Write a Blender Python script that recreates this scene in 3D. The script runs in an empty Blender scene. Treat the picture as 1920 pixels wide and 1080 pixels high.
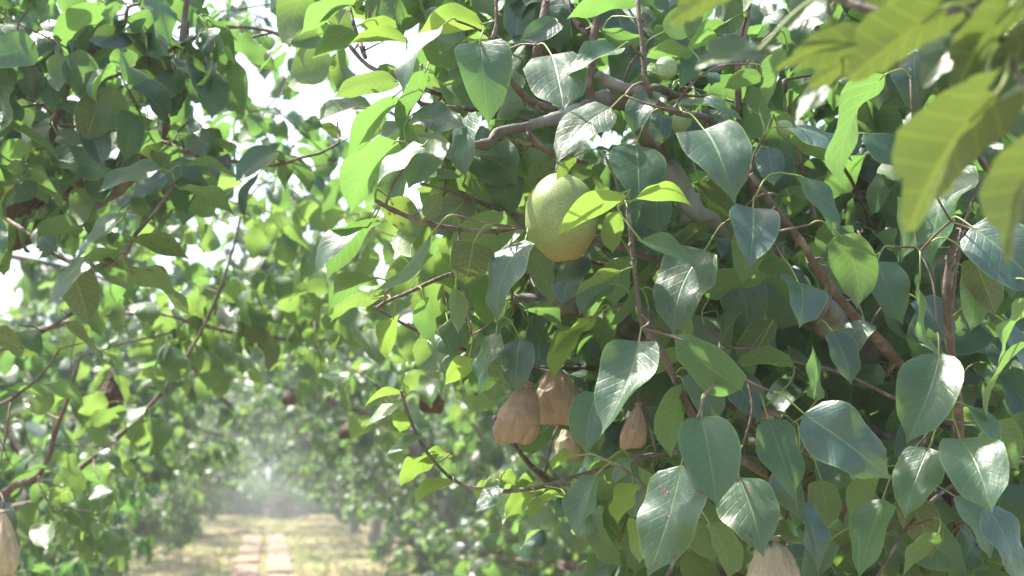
import bpy, math, random
import numpy as np
from mathutils import Vector, Matrix, noise

random.seed(7)
rng = np.random.default_rng(7)
S = bpy.context.scene
COL = S.collection
R = math.radians

# ------------------------------------------------------------------ camera
CAM_LOC = Vector((0, 0, 1.6))
FPX = 2637.0                       # focal length in pixels of the 1920 px wide photograph
cam_d = bpy.data.cameras.new('camera'); cam = bpy.data.objects.new('camera', cam_d); COL.objects.link(cam)
cam.location = CAM_LOC
cam.rotation_euler = (R(90 + 7.35), 0, R(-9.8))
cam_d.lens = 36.0 * FPX / 1920; cam_d.sensor_width = 36
cam_d.clip_start = 0.05; cam_d.clip_end = 1000
cam_d.dof.use_dof = True; cam_d.dof.focus_distance = 1.47; cam_d.dof.aperture_fstop = 8.0
S.camera = cam
CR = cam.rotation_euler.to_matrix()

# ------------------------------------------------------------------ sky, sun, exposure
SUN_EL, SUN_AZ = R(59), R(-52)      # azimuth measured from +Y towards +X
W = bpy.data.worlds.new('World'); S.world = W; W.use_nodes = True
wn = W.node_tree; bg = wn.nodes['Background']
sky = wn.nodes.new('ShaderNodeTexSky'); sky.sky_type = 'NISHITA'; sky.sun_disc = False
sky.sun_elevation = SUN_EL; sky.sun_rotation = SUN_AZ; sky.dust_density = 4.0; sky.air_density = 1.0; sky.ozone_density = 1.0
wn.links.new(sky.outputs[0], bg.inputs[0]); bg.inputs[1].default_value = 0.15
sd = bpy.data.lights.new('sun', 'SUN'); sun = bpy.data.objects.new('sun', sd); COL.objects.link(sun)
sd.energy = 4.9; sd.angle = R(0.55); sd.color = (1.0, 0.95, 0.86)
sv = Vector((math.sin(SUN_AZ) * math.cos(SUN_EL), math.cos(SUN_AZ) * math.cos(SUN_EL), math.sin(SUN_EL)))
sun.rotation_euler = sv.to_track_quat('Z', 'Y').to_euler(); sun.location = (-6, 4, 12)
S.view_settings.view_transform = 'Standard'; S.view_settings.look = 'None'
S.view_settings.exposure = 1.72; S.view_settings.gamma = 1; S.view_settings.use_curve_mapping = False
S.render.engine = 'CYCLES'
cy = S.cycles
cy.max_bounces = 6; cy.diffuse_bounces = 4; cy.glossy_bounces = 2; cy.transmission_bounces = 4; cy.volume_bounces = 1
cy.transparent_max_bounces = 4; cy.caustics_reflective = False; cy.caustics_refractive = False
cy.use_denoising = True; cy.sample_clamp_indirect = 6

# ------------------------------------------------------------------ helpers
def P(px, py, d):
    "the point seen at pixel (px, py) of the 1920 x 1080 photograph, d metres in front of the camera"
    return CAM_LOC + CR @ (Vector(((px - 960) / FPX, (540 - py) / FPX, -1)) * d)
def to_px(v):
    c = CR.transposed() @ (v - CAM_LOC)
    if c.z > -0.05: return None
    return 960 + FPX * c.x / -c.z, 540 - FPX * c.y / -c.z, -c.z
def tag(o, label=None, cat=None, group=None, kind=None):
    if label: o['label'] = label
    if cat: o['category'] = cat
    if group: o['group'] = group
    if kind: o['kind'] = kind
    return o
def empty(name, loc, *a, **k):
    o = bpy.data.objects.new(name, None); COL.objects.link(o); o.location = loc; o.empty_display_size = .1
    return tag(o, *a, **k)
def link(name, me, parent=None, loc=(0, 0, 0), kind=None):
    o = bpy.data.objects.new(name, me); COL.objects.link(o); o.location = loc
    if parent: o.parent = parent
    if kind: o['kind'] = kind
    return o
def mesh(name, V, F, mats, midx=None, uv=None, smooth=True):
    me = bpy.data.meshes.new(name)
    V = np.asarray(V, dtype=np.float32)
    me.from_pydata(V.tolist() if len(V) < 4000 else V, [], F) if not isinstance(F, np.ndarray) else None
    if isinstance(F, np.ndarray):
        n, k = F.shape
        me.vertices.add(len(V)); me.vertices.foreach_set('co', V.ravel())
        me.loops.add(n * k); me.loops.foreach_set('vertex_index', F.astype(np.int32).ravel())
        me.polygons.add(n); me.polygons.foreach_set('loop_start', np.arange(0, n * k, k, dtype=np.int32))
        me.polygons.foreach_set('loop_total', np.full(n, k, dtype=np.int32))
    for m in (mats if isinstance(mats, (list, tuple)) else [mats]): me.materials.append(m)
    if midx is not None: me.polygons.foreach_set('material_index', np.asarray(midx, dtype=np.int32))
    if uv is not None:
        l = me.uv_layers.new(name='UVMap'); vi = np.empty(len(me.loops), dtype=np.int32)
        me.loops.foreach_get('vertex_index', vi)
        l.data.foreach_set('uv', np.asarray(uv, dtype=np.float32)[vi].ravel())
    me.update(calc_edges=True)
    if smooth: me.polygons.foreach_set('use_smooth', np.ones(len(me.polygons), dtype=bool))
    me.update()
    return me
class Geo:
    def __init__(s): s.V = []; s.F = []; s.M = []; s.UV = []
    def add(s, V, F, m=0, uv=None):
        b = len(s.V); s.V += [tuple(v) for v in V]; s.F += [tuple(i + b for i in f) for f in F]; s.M += [m] * len(F)
        s.UV += list(uv) if uv is not None else [(0.5, 0.5)] * len(V)
    def build(s, name, mats, smooth=True): return mesh(name, s.V, s.F, mats, s.M, s.UV, smooth)
def catmull(pts, rs, sub=4):
    out, ro = [], []
    n = len(pts)
    for i in range(n - 1):
        p0, p1, p2, p3 = pts[max(i - 1, 0)], pts[i], pts[i + 1], pts[min(i + 2, n - 1)]
        for k in range(sub):
            t = k / sub
            out.append(0.5 * ((2 * p1) + (p2 - p0) * t + (2 * p0 - 5 * p1 + 4 * p2 - p3) * t * t + (3 * p1 - p0 - 3 * p2 + p3) * t ** 3))
            ro.append(rs[i] * (1 - t) + rs[i + 1] * t)
    out.append(pts[-1]); ro.append(rs[-1])
    return out, ro
def tube(g, pts, rs, sides=7, sub=3, rough=0.0, m=0, off=Vector((0, 0, 0))):
    pts = [Vector(p) for p in pts]
    if sub > 1 and len(pts) > 1: pts, rs = catmull(pts, rs, sub)
    V, F, UV = [], [], []
    t0 = (pts[1] - pts[0]).normalized()
    nrm = t0.orthogonal().normalized()
    L = 0
    for i, p in enumerate(pts):
        t = (pts[min(i + 1, len(pts) - 1)] - pts[max(i - 1, 0)])
        if t.length < 1e-9: t = t0
        t.normalize(); nrm = (nrm - t * nrm.dot(t))
        if nrm.length < 1e-6: nrm = t.orthogonal()
        nrm.normalize(); b = t.cross(nrm)
        if i: L += (p - pts[i - 1]).length
        for k in range(sides):
            a = 2 * math.pi * k / sides
            d = nrm * math.cos(a) + b * math.sin(a)
            r = rs[i]
            if rough: r *= 1 + rough * (noise.noise((p + d * rs[i]) * (0.5 / max(rs[i], .003))) * 1.6 + noise.noise((p + d * rs[i]) * (1.7 / max(rs[i], .003))) * .8)
            V.append(p + d * r - off); UV.append((k / sides, L))
    n = len(pts)
    for i in range(n - 1):
        for k in range(sides):
            a, c = i * sides + k, i * sides + (k + 1) % sides
            F.append((a, c, c + sides, a + sides))
    F.append(tuple(range(sides))[::-1]); F.append(tuple((n - 1) * sides + k for k in range(sides)))
    g.add(V, F, m, UV)

# ------------------------------------------------------------------ materials
def new_mat(name):
    m = bpy.data.materials.new(name); m.use_nodes = True; nt = m.node_tree; nt.nodes.clear()
    out = nt.nodes.new('ShaderNodeOutputMaterial')
    return m, nt, out
class NB:
    def __init__(s, nt): s.nt = nt
    def n(s, t, props=None, **ins):
        o = s.nt.nodes.new(t)
        for k, v in (props or {}).items(): setattr(o, k, v)
        for k, v in ins.items():
            key = int(k[1:]) if k[0] == '_' and k[1:].isdigit() else k.replace('_', ' ')
            if isinstance(v, bpy.types.NodeSocket): s.nt.links.new(v, o.inputs[key])
            else: o.inputs[key].default_value = v
        return o
    def math(s, op, a, b=0.0, c=0.0, clamp=False):
        return s.n('ShaderNodeMath', {'operation': op, 'use_clamp': clamp}, _0=a, _1=b, _2=c).outputs[0]
    def mix(s, f, a, b, bt='MIX'):
        o = s.n('ShaderNodeMix', {'data_type': 'RGBA', 'blend_type': bt})
        for i, v in ((0, f), (6, a), (7, b)):
            if isinstance(v, bpy.types.NodeSocket): s.nt.links.new(v, o.inputs[i])
            else: o.inputs[i].default_value = v if i == 0 else (*v, 1)[:4]
        return o.outputs[2]
    def ramp(s, f, lo, hi):
        return s.n('ShaderNodeMapRange', {'clamp': True}, _0=f, _1=lo, _2=hi, _3=0.0, _4=1.0).outputs[0]
def leaf_material(name, top, top2, under, under2, trans, spots=0.0, rough=0.34, nveins=9, tfac=0.4, vein=(0.2, 0.3, 0.1), spec=.85):
    m, nt, out = new_mat(name); b = NB(nt)
    uv = b.n('ShaderNodeUVMap', {'uv_map': 'UVMap'}).outputs[0]
    sp = b.n('ShaderNodeSeparateXYZ', _0=uv); U, Vv = sp.outputs[0], sp.outputs[1]
    au = b.math('ABSOLUTE', b.math('MULTIPLY_ADD', U, 2.0, -1.0))
    geo = b.n('ShaderNodeNewGeometry'); oi = b.n('ShaderNodeObjectInfo')
    rnd = b.math('FRACT', b.math('ADD', geo.outputs['Random Per Island'], oi.outputs['Random']))
    mid = b.math('SUBTRACT', 1.0, b.ramp(au, 0.008, 0.05), clamp=True)
    ph = b.math('MULTIPLY', b.math('SUBTRACT', Vv, b.math('MULTIPLY', b.math('POWER', au, 0.8), 0.24)), float(nveins))
    tri = b.math('ABSOLUTE', b.math('SUBTRACT', b.math('FRACT', ph), 0.5))
    side = b.math('SUBTRACT', 1.0, b.ramp(tri, 0.0, 0.11), clamp=True)
    off = b.n('ShaderNodeVectorMath', {'operation': 'SCALE'}, _0=uv)
    comb = b.n('ShaderNodeCombineXYZ', _0=b.math('MULTIPLY', rnd, 37.0), _1=b.math('MULTIPLY', rnd, 71.0))
    uvo = b.n('ShaderNodeVectorMath', {'operation': 'ADD'}, _0=uv, _1=comb.outputs[0]).outputs[0]
    nz = b.n('ShaderNodeTexNoise', _0=uvo); nz.inputs['Scale'].default_value = 4.0; nz.inputs['Detail'].default_value = 4
    fine = b.n('ShaderNodeTexNoise', _0=uvo); fine.inputs['Scale'].default_value = 38.0; fine.inputs['Detail'].default_value = 3
    tcol = b.mix(rnd, top, top2); tcol = b.mix(b.math('MULTIPLY', nz.outputs[0], .5), tcol, top2)
    ucol = b.mix(rnd, under, under2)
    back = geo.outputs['Backfacing']
    col = b.mix(back, tcol, ucol)
    vm = b.math('MAXIMUM', b.math('MULTIPLY', mid, b.math('MULTIPLY_ADD', back, .15, .5)), b.math('MULTIPLY', side, b.math('MULTIPLY_ADD', back, 0.22, 0.06)))
    col = b.mix(vm, col, vein)
    col = b.mix(b.math('MULTIPLY', b.ramp(au, .93, .99), .45), col, (vein[0] * 1.2, vein[1] * 1.15, vein[2]))
    tr = b.mix(b.math('MULTIPLY', side, 0.3), b.mix(rnd, trans, tuple(c * .72 for c in trans)), tuple(min(1, c * 1.35) for c in trans))
    tr = b.mix(b.math('MULTIPLY', mid, .5), tr, (trans[0] * .9, trans[1] * .8, trans[2]))
    # small lesions
    vo = b.n('ShaderNodeTexVoronoi', _0=uvo); vo.inputs['Scale'].default_value = 5.5 if spots > .5 else 9.0
    dn = b.math('ADD', vo.outputs['Distance'], b.math('MULTIPLY', b.math('SUBTRACT', fine.outputs[0], .5), .28))
    thr = b.ramp(nz.outputs[0], 0.56 - .18 * spots, 0.68 - .16 * spots)
    les = b.math('MULTIPLY', b.math('SUBTRACT', 1.0, b.ramp(dn, 0.06 + .12 * spots, 0.12 + .2 * spots)), thr, clamp=True)
    lc = b.mix(b.ramp(fine.outputs[0], .42, .6), (0.045, 0.03, 0.025), (0.30, 0.20, 0.15))
    lesf = b.math('MULTIPLY', les, 0.9)
    col = b.mix(lesf, col, lc); tr = b.mix(lesf, tr, (0.03, 0.02, 0.01))
    h = b.math('ADD', b.math('MULTIPLY', nz.outputs[0], 1.2), b.math('MULTIPLY', b.math('MAXIMUM', b.math('MULTIPLY', side, .42), mid), -0.30))
    h = b.math('ADD', h, b.math('MULTIPLY', fine.outputs[0], .15))
    bump = b.n('ShaderNodeBump', _0=0.40, _1=0.003); nt.links.new(h, bump.inputs['Height'])
    p = b.n('ShaderNodeBsdfPrincipled', Base_Color=col, Normal=bump.outputs[0])
    dust = b.n('ShaderNodeTexNoise', _0=uvo); dust.inputs['Scale'].default_value = 9.0; dust.inputs['Detail'].default_value = 6; dust.inputs['Roughness'].default_value = .7
    rg = b.math('ADD', b.math('MULTIPLY_ADD', back, 0.2, rough - .06), b.math('MULTIPLY', b.ramp(dust.outputs[0], .38, .68), .34))
    nt.links.new(rg, p.inputs['Roughness']); p.inputs['Specular IOR Level'].default_value = spec
    t = b.n('ShaderNodeBsdfTranslucent', Color=tr)
    mx = b.n('ShaderNodeMixShader', _0=tfac, _1=p.outputs[0], _2=t.outputs[0])
    nt.links.new(mx.outputs[0], out.inputs[0])
    return m
TOP, TOP2 = (0.026, 0.074, 0.050), (0.036, 0.092, 0.050)
UND, UND2 = (0.100, 0.170, 0.080), (0.080, 0.140, 0.062)
M_LEAF = leaf_material('pear_leaf', TOP, TOP2, UND, UND2, (0.165, 0.330, 0.065), tfac=.44)
M_SPOT = leaf_material('pear_leaf_spotted', TOP, TOP2, UND, UND2, (0.2, 0.32, 0.04), spots=1.0)
M_YOUNG_LIT = leaf_material('young_and_lit_pear_leaf', (0.055, 0.12, 0.05), (0.075, 0.14, 0.05), (0.12, 0.20, 0.06), (0.11, 0.18, 0.06), (0.220, 0.370, 0.070), tfac=.44)  # young leaves; on the row trees this paler colour also imitates sunlight
M_BRIGHT = leaf_material('tender_pear_leaf', (0.075, 0.15, 0.05), (0.10, 0.17, 0.05), (0.16, 0.26, 0.06), (0.15, 0.24, 0.06), (0.235, 0.39, 0.055), tfac=.48, spots=.1)
M_DARK = leaf_material('dark_pear_leaf', (0.024, 0.068, 0.05), (0.03, 0.078, 0.052), (0.07, 0.105, 0.04), (0.06, 0.095, 0.04), (0.12, 0.22, 0.03), tfac=.22)
M_MAPLE = leaf_material('lobed_leaf', (0.05, 0.10, 0.05), (0.06, 0.11, 0.05), (0.08, 0.12, 0.035), (0.07, 0.10, 0.035), (0.11, 0.16, 0.024), nveins=6, tfac=.40, vein=(.35, .38, .06))
M_PEACH = leaf_material('peach_leaf', (0.045, 0.13, 0.05), (0.06, 0.15, 0.05), (0.08, 0.2, 0.05), (0.08, 0.18, 0.05), (0.16, 0.38, 0.05))
def simple(name, col, rough=.7, col2=None, scale=30, bump=.3, dist=.002, spec=.3, detail=4, trans=None):
    m, nt, out = new_mat(name); b = NB(nt)
    tc = b.n('ShaderNodeTexCoord').outputs['Object']
    nz = b.n('ShaderNodeTexNoise', _0=tc); nz.inputs['Scale'].default_value = scale; nz.inputs['Detail'].default_value = detail
    c = b.mix(b.ramp(nz.outputs[0], .35, .65), col, col2 or tuple(x * .7 for x in col))
    bp = b.n('ShaderNodeBump', _0=bump, _1=dist); nt.links.new(nz.outputs[0], bp.inputs['Height'])
    p = b.n('ShaderNodeBsdfPrincipled', Base_Color=c, Roughness=rough, Normal=bp.outputs[0]); p.inputs['Specular IOR Level'].default_value = spec
    sh = p.outputs[0]
    if trans:
        t = b.n('ShaderNodeBsdfTranslucent', Color=(*trans, 1)); sh = b.n('ShaderNodeMixShader', _0=.35, _1=sh, _2=t.outputs[0]).outputs[0]
    nt.links.new(sh, out.inputs[0]); return m
def bark_material(name, c1, c2, c3, sc=60):
    m, nt, out = new_mat(name); b = NB(nt)
    tc = b.n('ShaderNodeTexCoord').outputs['Object']
    n1 = b.n('ShaderNodeTexNoise', _0=tc); n1.inputs['Scale'].default_value = sc; n1.inputs['Detail'].default_value = 6
    n2 = b.n('ShaderNodeTexNoise', _0=tc); n2.inputs['Scale'].default_value = sc / 5; n2.inputs['Detail'].default_value = 3
    v = b.n('ShaderNodeTexVoronoi', _0=tc); v.inputs['Scale'].default_value = sc * 2.6
    c = b.mix(b.ramp(n1.outputs[0], .35, .65), c1, c2)
    c = b.mix(b.ramp(n2.outputs[0], .52, .66), c, c3)
    c = b.mix(b.math('MULTIPLY', b.math('SUBTRACT', 1.0, b.ramp(v.outputs['Distance'], .08, .2)), .5), c, c3)
    h = b.math('ADD', n1.outputs[0], b.math('MULTIPLY', n2.outputs[0], 1.5))
    bp = b.n('ShaderNodeBump', _0=.7, _1=.004); nt.links.new(h, bp.inputs['Height'])
    p = b.n('ShaderNodeBsdfPrincipled', Base_Color=c, Roughness=.68, Normal=bp.outputs[0]); p.inputs['Specular IOR Level'].default_value = .35
    nt.links.new(p.outputs[0], out.inputs[0]); return m
M_BARK = bark_material('old_bark', (.075, .06, .05), (.135, .12, .10), (.25, .245, .215), 55)
M_TWIG = bark_material('twig_bark', (.085, .055, .045), (.125, .085, .068), (.2, .16, .13), 160)
M_DBARK = bark_material('dark_bark', (.075, .055, .05), (.12, .09, .08), (.19, .165, .15), 60)
M_RED = bark_material('reddish_shoot_bark', (.085, .062, .052), (.12, .09, .075), (.2, .17, .145), 220)
M_PET = simple('petiole', (.19, .25, .07), .5, (.15, .19, .05), 80, .1)

# ------------------------------------------------------------------ leaf shapes
def leaf_grid(L, Wd, fold=.25, arc=.5, sickle=0.0, wave=.08, curl=.15, n=10, us=(-1, -.5, 0, .5, 1), seed=0, kind='pear', serr=0.0, tws=.4):
    """blade from the origin along +y, upper side +z. Returns verts, faces, uv"""
    rr = random.Random(seed); ph1, ph2 = rr.uniform(0, 6), rr.uniform(0, 6); e1, e2 = rr.uniform(.58, .78), rr.uniform(.48, .74); tw = rr.gauss(0, tws)
    V, UV, F = [], [], []
    p = Vector((0, 0, 0)); m = len(us)
    fr = rr.uniform(1.2, 2.2)
    for i in range(n + 1):
        v = i / n
        if kind == 'pear':
            v_ = min(v, .80); w = math.sin(math.pi * v_ ** e1) ** e2 if v > 0 else 0
            if v > .80: w *= max(0, 1 - (v - .80) / .20) ** 1.55
        else:
            w = math.sin(math.pi * v ** .85) ** .8 if 0 < v < 1 else 0
        w *= Wd / 2
        a = arc * (v ** 1.3) - arc * .35; s = sickle * (v - .5)
        T = Vector((math.sin(s) * math.cos(a), math.cos(s) * math.cos(a), -math.sin(a)))
        if i: p = p + T * (L / n)
        B = Vector((math.cos(s), -math.sin(s), 0)); Nn = B.cross(T)
        c, sn = math.cos(tw * v * 2), math.sin(tw * v * 2); B, Nn = B * c + Nn * sn, Nn * c - B * sn
        for u in us:
            au = abs(u); sgn = 1 if u > 0 else -1
            ww = w * (1 + serr * (1 if i % 2 else -1) * (au > .9))
            z = fold * au * w * (1 - .3 * v) - curl * au ** 2 * w + wave * Wd * au ** 1.5 * math.sin(v * math.pi * 2 * fr + (ph1 if u > 0 else ph2)) * (w / (Wd / 2))
            x = u * ww * (1 - .12 * abs(fold) * au)
            V.append(p + B * x + Nn * z); UV.append((u * .5 + .5, v))
    for i in range(n):
        for k in range(m - 1):
            a = i * m + k
            if i == 0: 
                F.append((a, a + m + 1, a + m)) if k != 0 or True else None
            else: F.append((a, a + 1, a + m + 1, a + m))
    return V, F, UV
def tri_arrays(V, F, UV):
    T = []
    for f in F:
        for k in range(1, len(f) - 1): T.append((f[0], f[k], f[k + 1]))
    return np.array([tuple(v) for v in V], dtype=np.float32), np.array(T, dtype=np.int32), np.array(UV, dtype=np.float32)
def template(seed, n, us, L=.085, ratio=.68, pet=.032, sides=3, kind='pear', blade_mats=None, arc=None):
    "leaf with its stalk: origin where the stalk leaves the twig"
    rr = random.Random(seed)
    V, F, UV = leaf_grid(L, L * ratio, rr.uniform(.05, .8), rr.uniform(.2, 1.9) if arc is None else arc, rr.uniform(-.6, .6), rr.uniform(.03, .15), rr.uniform(-.1, .4), n, us, seed, kind)
    g = Geo(); tilt = -.35
    Mx = Matrix.Translation((0, pet, -.004)) @ Matrix.Rotation(tilt, 4, 'X')
    g.add([Mx @ v for v in V], F, 0, UV)
    if pet > .01: tube(g, [Vector((0, 0, 0)), Vector((0, pet * .5, .005)), Vector((0, pet, -.004)), Vector((0, pet + .01, -.008))], [.0011, .0009, .0009, .0006], sides, 1, m=1)
    return g
HERO_T = [template(100 + i, 10, (-1, -.55, 0, .55, 1), L=.092) for i in range(16)]
MID_T = [template(200 + i, 6, (-1, 0, 1), L=.094, ratio=.72) for i in range(10)]
FAR_T = [template(300 + i, 4, (-1, 0, 1), L=.115, ratio=.74, pet=.0) for i in range(8)]
PEACH_T = [template(400 + i, 6, (-1, 0, 1), L=.13, ratio=.24, pet=.012, kind='peach') for i in range(6)]
for nm in ('HERO', 'MID', 'FAR', 'PEACH'): pass
_tm = {}
def tmesh(key, g, mats):
    if key not in _tm: _tm[key] = g.build('leaf', mats)
    return _tm[key]
def join_leaves(name, temps, items, mats):
    "items: list of (template index, 4x4 matrix, scale) -> one mesh, built with numpy"
    Vs, Fs, Us, Ms, base = [], [], [], [], 0
    by = {}
    for k, M in items: by.setdefault(k, []).append(M)
    for k, Ml in by.items():
        g = temps[k]
        V = np.array(g.V, dtype=np.float32); T, tm = [], []
        for f, mi in zip(g.F, g.M):
            for j in range(1, len(f) - 1): T.append((f[0], f[j], f[j + 1])); tm.append(mi)
        T = np.array(T, dtype=np.int32); tm = np.array(tm, dtype=np.int32); UV = np.array(g.UV, dtype=np.float32)
        A = np.array([[list(r) for r in M] for M in Ml], dtype=np.float32)
        VV = np.einsum('nij,vj->nvi', A[:, :3, :3], V) + A[:, None, :3, 3]
        n = len(Ml); Vs.append(VV.reshape(-1, 3)); Fs.append((T[None] + (np.arange(n) * len(V))[:, None, None] + base).reshape(-1, 3))
        Us.append(np.tile(UV, (n, 1))); Ms.append(np.tile(tm, n)); base += n * len(V)
    return mesh(name, np.concatenate(Vs), np.concatenate(Fs), mats, np.concatenate(Ms), np.concatenate(Us))
def leaf_matrix(loc, az, pitch, roll, sc=1.0):
    return Matrix.Translation(loc) @ Matrix.Rotation(az, 4, 'Z') @ Matrix.Rotation(pitch, 4, 'X') @ Matrix.Rotation(roll, 4, 'Y') @ Matrix.Scale(sc, 4)

# ------------------------------------------------------------------ tree with hand-placed branches and leaves
class Tree:
    def __init__(s, root): s.root = root; s.off = root.location.copy(); s.pts = []; s.tw = Geo(); s.nleaf = 0; s.fill = []
    def branch(s, pl, mat=None, name='branch', sides=9, rough=.12, knots=True, sub=5, snap=False):
        pts = [P(*q[:3]) if not isinstance(q[0], Vector) else q[0] for q in pl]; rs = [q[-1] for q in pl]
        if snap and s.pts:
            e = pts[-1]; j = min(range(len(s.pts)), key=lambda i: (s.pts[i][0] - e).length)
            q, rq = s.pts[j]
            if (q - e).length > .01: pts += [(e + q) / 2 + Vector((0, 0, -.01)), q]; rs += [rs[-1], min(rs[-1] * 1.1, rq)]
        # the slight zig-zag of real wood
        for i in range(1, len(pts) - 1): pts[i] = pts[i] + Vector([random.uniform(-1, 1) * min(rs[i] * .6, .002) for _ in range(3)])
        if knots:
            P2, R2 = catmull(pts, rs, 3)
            R2 = [r * (1 + (.22 if random.random() < .22 else 0)) for r in R2]
        else: P2, R2 = pts, rs
        g = Geo(); tube(g, P2, R2, sides, 2, rough, off=s.off)
        for i in range(len(P2)): s.pts.append((P2[i], R2[i]))
        # buds and short spurs
        big = max(rs)
        if big < .012 and knots:
            for i in range(1, len(P2) - 1):
                if random.random() < .45:
                    d = Vector([random.gauss(0, 1) for _ in range(3)]).normalized(); t = (P2[i + 1] - P2[i]).normalized(); d = (d - t * d.dot(t)).normalized()
                    l = R2[i] * random.uniform(1.8, 3.5)
                    tube(g, [P2[i], P2[i] + d * l * .6 + t * l * .3, P2[i] + d * l + t * l * .7], [R2[i] * .7, R2[i] * .55, R2[i] * .2], 5, 1, off=s.off)
        me = g.build(name, mat or M_TWIG)
        return link(name, me, s.root)
    def nearest(s, p):
        return min(s.pts, key=lambda q: (q[0] - p).length_squared)
    def connect(s, a, r=.0013):
        q, rq = s.nearest(a); d = (q - a).length
        if d < .004: return
        mid = (a + q) / 2 + Vector((random.uniform(-1, 1), random.uniform(-1, 1), random.uniform(-.5, 1))) * d * .10
        r2 = min(rq * .9, r + d * .004)
        tube(s.tw, [a, mid, q], [r, (r + r2) / 2, r2], 5, 3, off=s.off)
        s.pts.append((mid, r)); s.pts.append((a, r))
    def hero_leaf(s, bx, by, tx, ty, w, face, bend=0.0, d=1.45, kind=0, fold=None, petlen=None):
        b = P(bx, by, d); l = math.hypot(tx - bx, ty - by); k = d / FPX
        ux, uy = (tx - bx) / l, -(ty - by) / l
        sg = 1 if uy <= 0 else -1
        if w / l > .70: phi = math.acos(max(.55, .68 * l / w))
        else: phi = R(random.uniform(10, 24))
        phi = phi * sg * (1 if face == 'T' else -1)
        Lr = l * k / math.cos(phi)
        cr = min(1, w * k / (.66 * Lr)); rho = min(math.acos(cr), R(58)); Wr = w * k / math.cos(rho)
        # camera frame: x right, y up, z towards the camera
        a = Vector((ux * math.cos(phi), uy * math.cos(phi), math.sin(phi)))
        z = Vector((0, 0, 1)); m = (z - a * z.dot(a)).normalized()
        up = Vector((0, 1, 0)); p = m.cross(a).normalized()
        if p.y < 0: p = -p
        sgn = 1 if face == 'T' else -1
        arched = abs(bend) >= .12
        if arched:                                   # leaf arching over: seen partly from its side
            bd = Vector((uy, -ux, 0)) * (1 if bend > 0 else -1)
            if p.dot(bd) < 0: p = -p
            rho = max(rho, R(42)); Wr = min(w * k / math.cos(rho), Lr * .62)
        m = (m * math.cos(rho) + p * math.sin(rho) * sgn).normalized()
        nrm = m if face == 'T' else -m
        x = a.cross(nrm).normalized()
        Mc = Matrix((x, a, nrm)).transposed()         # columns
        Mw = CR @ Mc
        # bend: positive bulges to the right-hand side of base->tip on the picture
        sick = 8 * bend * (-1 if face == 'T' else 1)
        arc = random.uniform(.2, 1.1)
        if arched: arc = 8 * abs(bend) * .75; sick *= .4
        sd_ = random.randrange(10 ** 6)
        V, F, UV = leaf_grid(Lr * (1 + .35 * bend * bend * 8 + .06), Wr, fold if fold is not None else random.uniform(.05, .5), arc, -sick * .8, random.uniform(.03, .12), random.uniform(-.05, .3), 14, (-1, -.66, -.33, 0, .33, .66, 1), sd_, tws=.16)
        # rotate so that the chord runs along +y
        tip = V[-4]; ang = math.atan2(tip.x, tip.y); ang2 = math.atan2(tip.z, math.hypot(tip.x, tip.y))
        Rz = Matrix.Rotation(ang, 3, 'Z'); Rx = Matrix.Rotation(-ang2, 3, 'X')
        sc = Lr / max(1e-6, tip.length)
        V = [Rx @ (Rz @ v) * sc for v in V]
        g = Geo(); g.add([Mw @ v for v in V], F, 0, UV)
        # stalk
        st = -(Mw @ V[3 + 7 * 2]).normalized() if True else None
        q, rq = s.nearest(b); dist = (q - b).length
        pl = petlen or random.uniform(.022, .034)
        if dist < .055: e = q - b
        else:
            e = (st * .6 + (q - b).normalized() * .9 + Vector((0, 0, .25))).normalized() * pl
            s.connect(b + e)
        midp = e * .5 + st * e.length * .22 + Vector((0, 0, .12 * e.length))
        inner = (Mw @ V[3 + 7 * 1]) * .9 - (Mw @ Vector((0, 0, .0004)))
        tube(g, [e, midp, Vector((0, 0, 0)), inner], [.0012, .0009, .0009, .0005], 5, 3, m=1)
        me = g.build('leaf', [[M_LEAF, M_SPOT, M_YOUNG_LIT, M_DARK, M_BRIGHT][kind], M_PET])
        s.nleaf += 1
        return link('leaf', me, s.root, b - s.off)
    def spur(s, c, nl, toward=None, pitch=(-1.2, .1), young=False, sc=1.0, r=.0014):
        s.connect(c, r)
        a0 = random.uniform(0, 6.28)
        for i in range(nl):
            az = a0 + i * 2.4 + random.uniform(-.4, .4)
            pt = random.uniform(*pitch)
            loc = c + Vector([random.gauss(0, .006) for _ in range(3)])
            s.fill.append((random.randrange(16), leaf_matrix(loc, az, pt, random.gauss(0, .75), sc * random.uniform(.55, 1.05)), young))
    def finish(s, limit=300):
        off = Matrix.Translation(-s.off)
        def key(it):
            q = to_px(it[1].translation)
            if not q or not (-60 < q[0] < 1980 and -60 < q[1] < 1140): return 99
            return q[2]
        s.fill.sort(key=key); k = max(0, limit - s.nleaf)
        for t, M, y in s.fill[:k]:
            kd = 'y' if y else ('s' if random.random() < .08 else ('d' if random.random() < .15 else 'n'))
            me = tmesh(('h', t, kd), HERO_T[t], [{'y': M_YOUNG_LIT, 's': M_SPOT, 'd': M_DARK, 'n': M_LEAF}[kd], M_PET])
            o = link('leaf', me, s.root); o.matrix_local = off @ M
        rest = s.fill[k:]
        for nm, flag in (('foliage', False), ('young_and_lit_foliage', True)):
            it = [(t, off @ M) for t, M, y in rest if y == flag]
            if it: link(nm, join_leaves(nm, HERO_T, it, [M_YOUNG_LIT if flag else M_LEAF, M_PET]), s.root, kind='stuff')
        if s.tw.V: link('twigs', s.tw.build('twigs', M_TWIG), s.root, kind='stuff')

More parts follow.
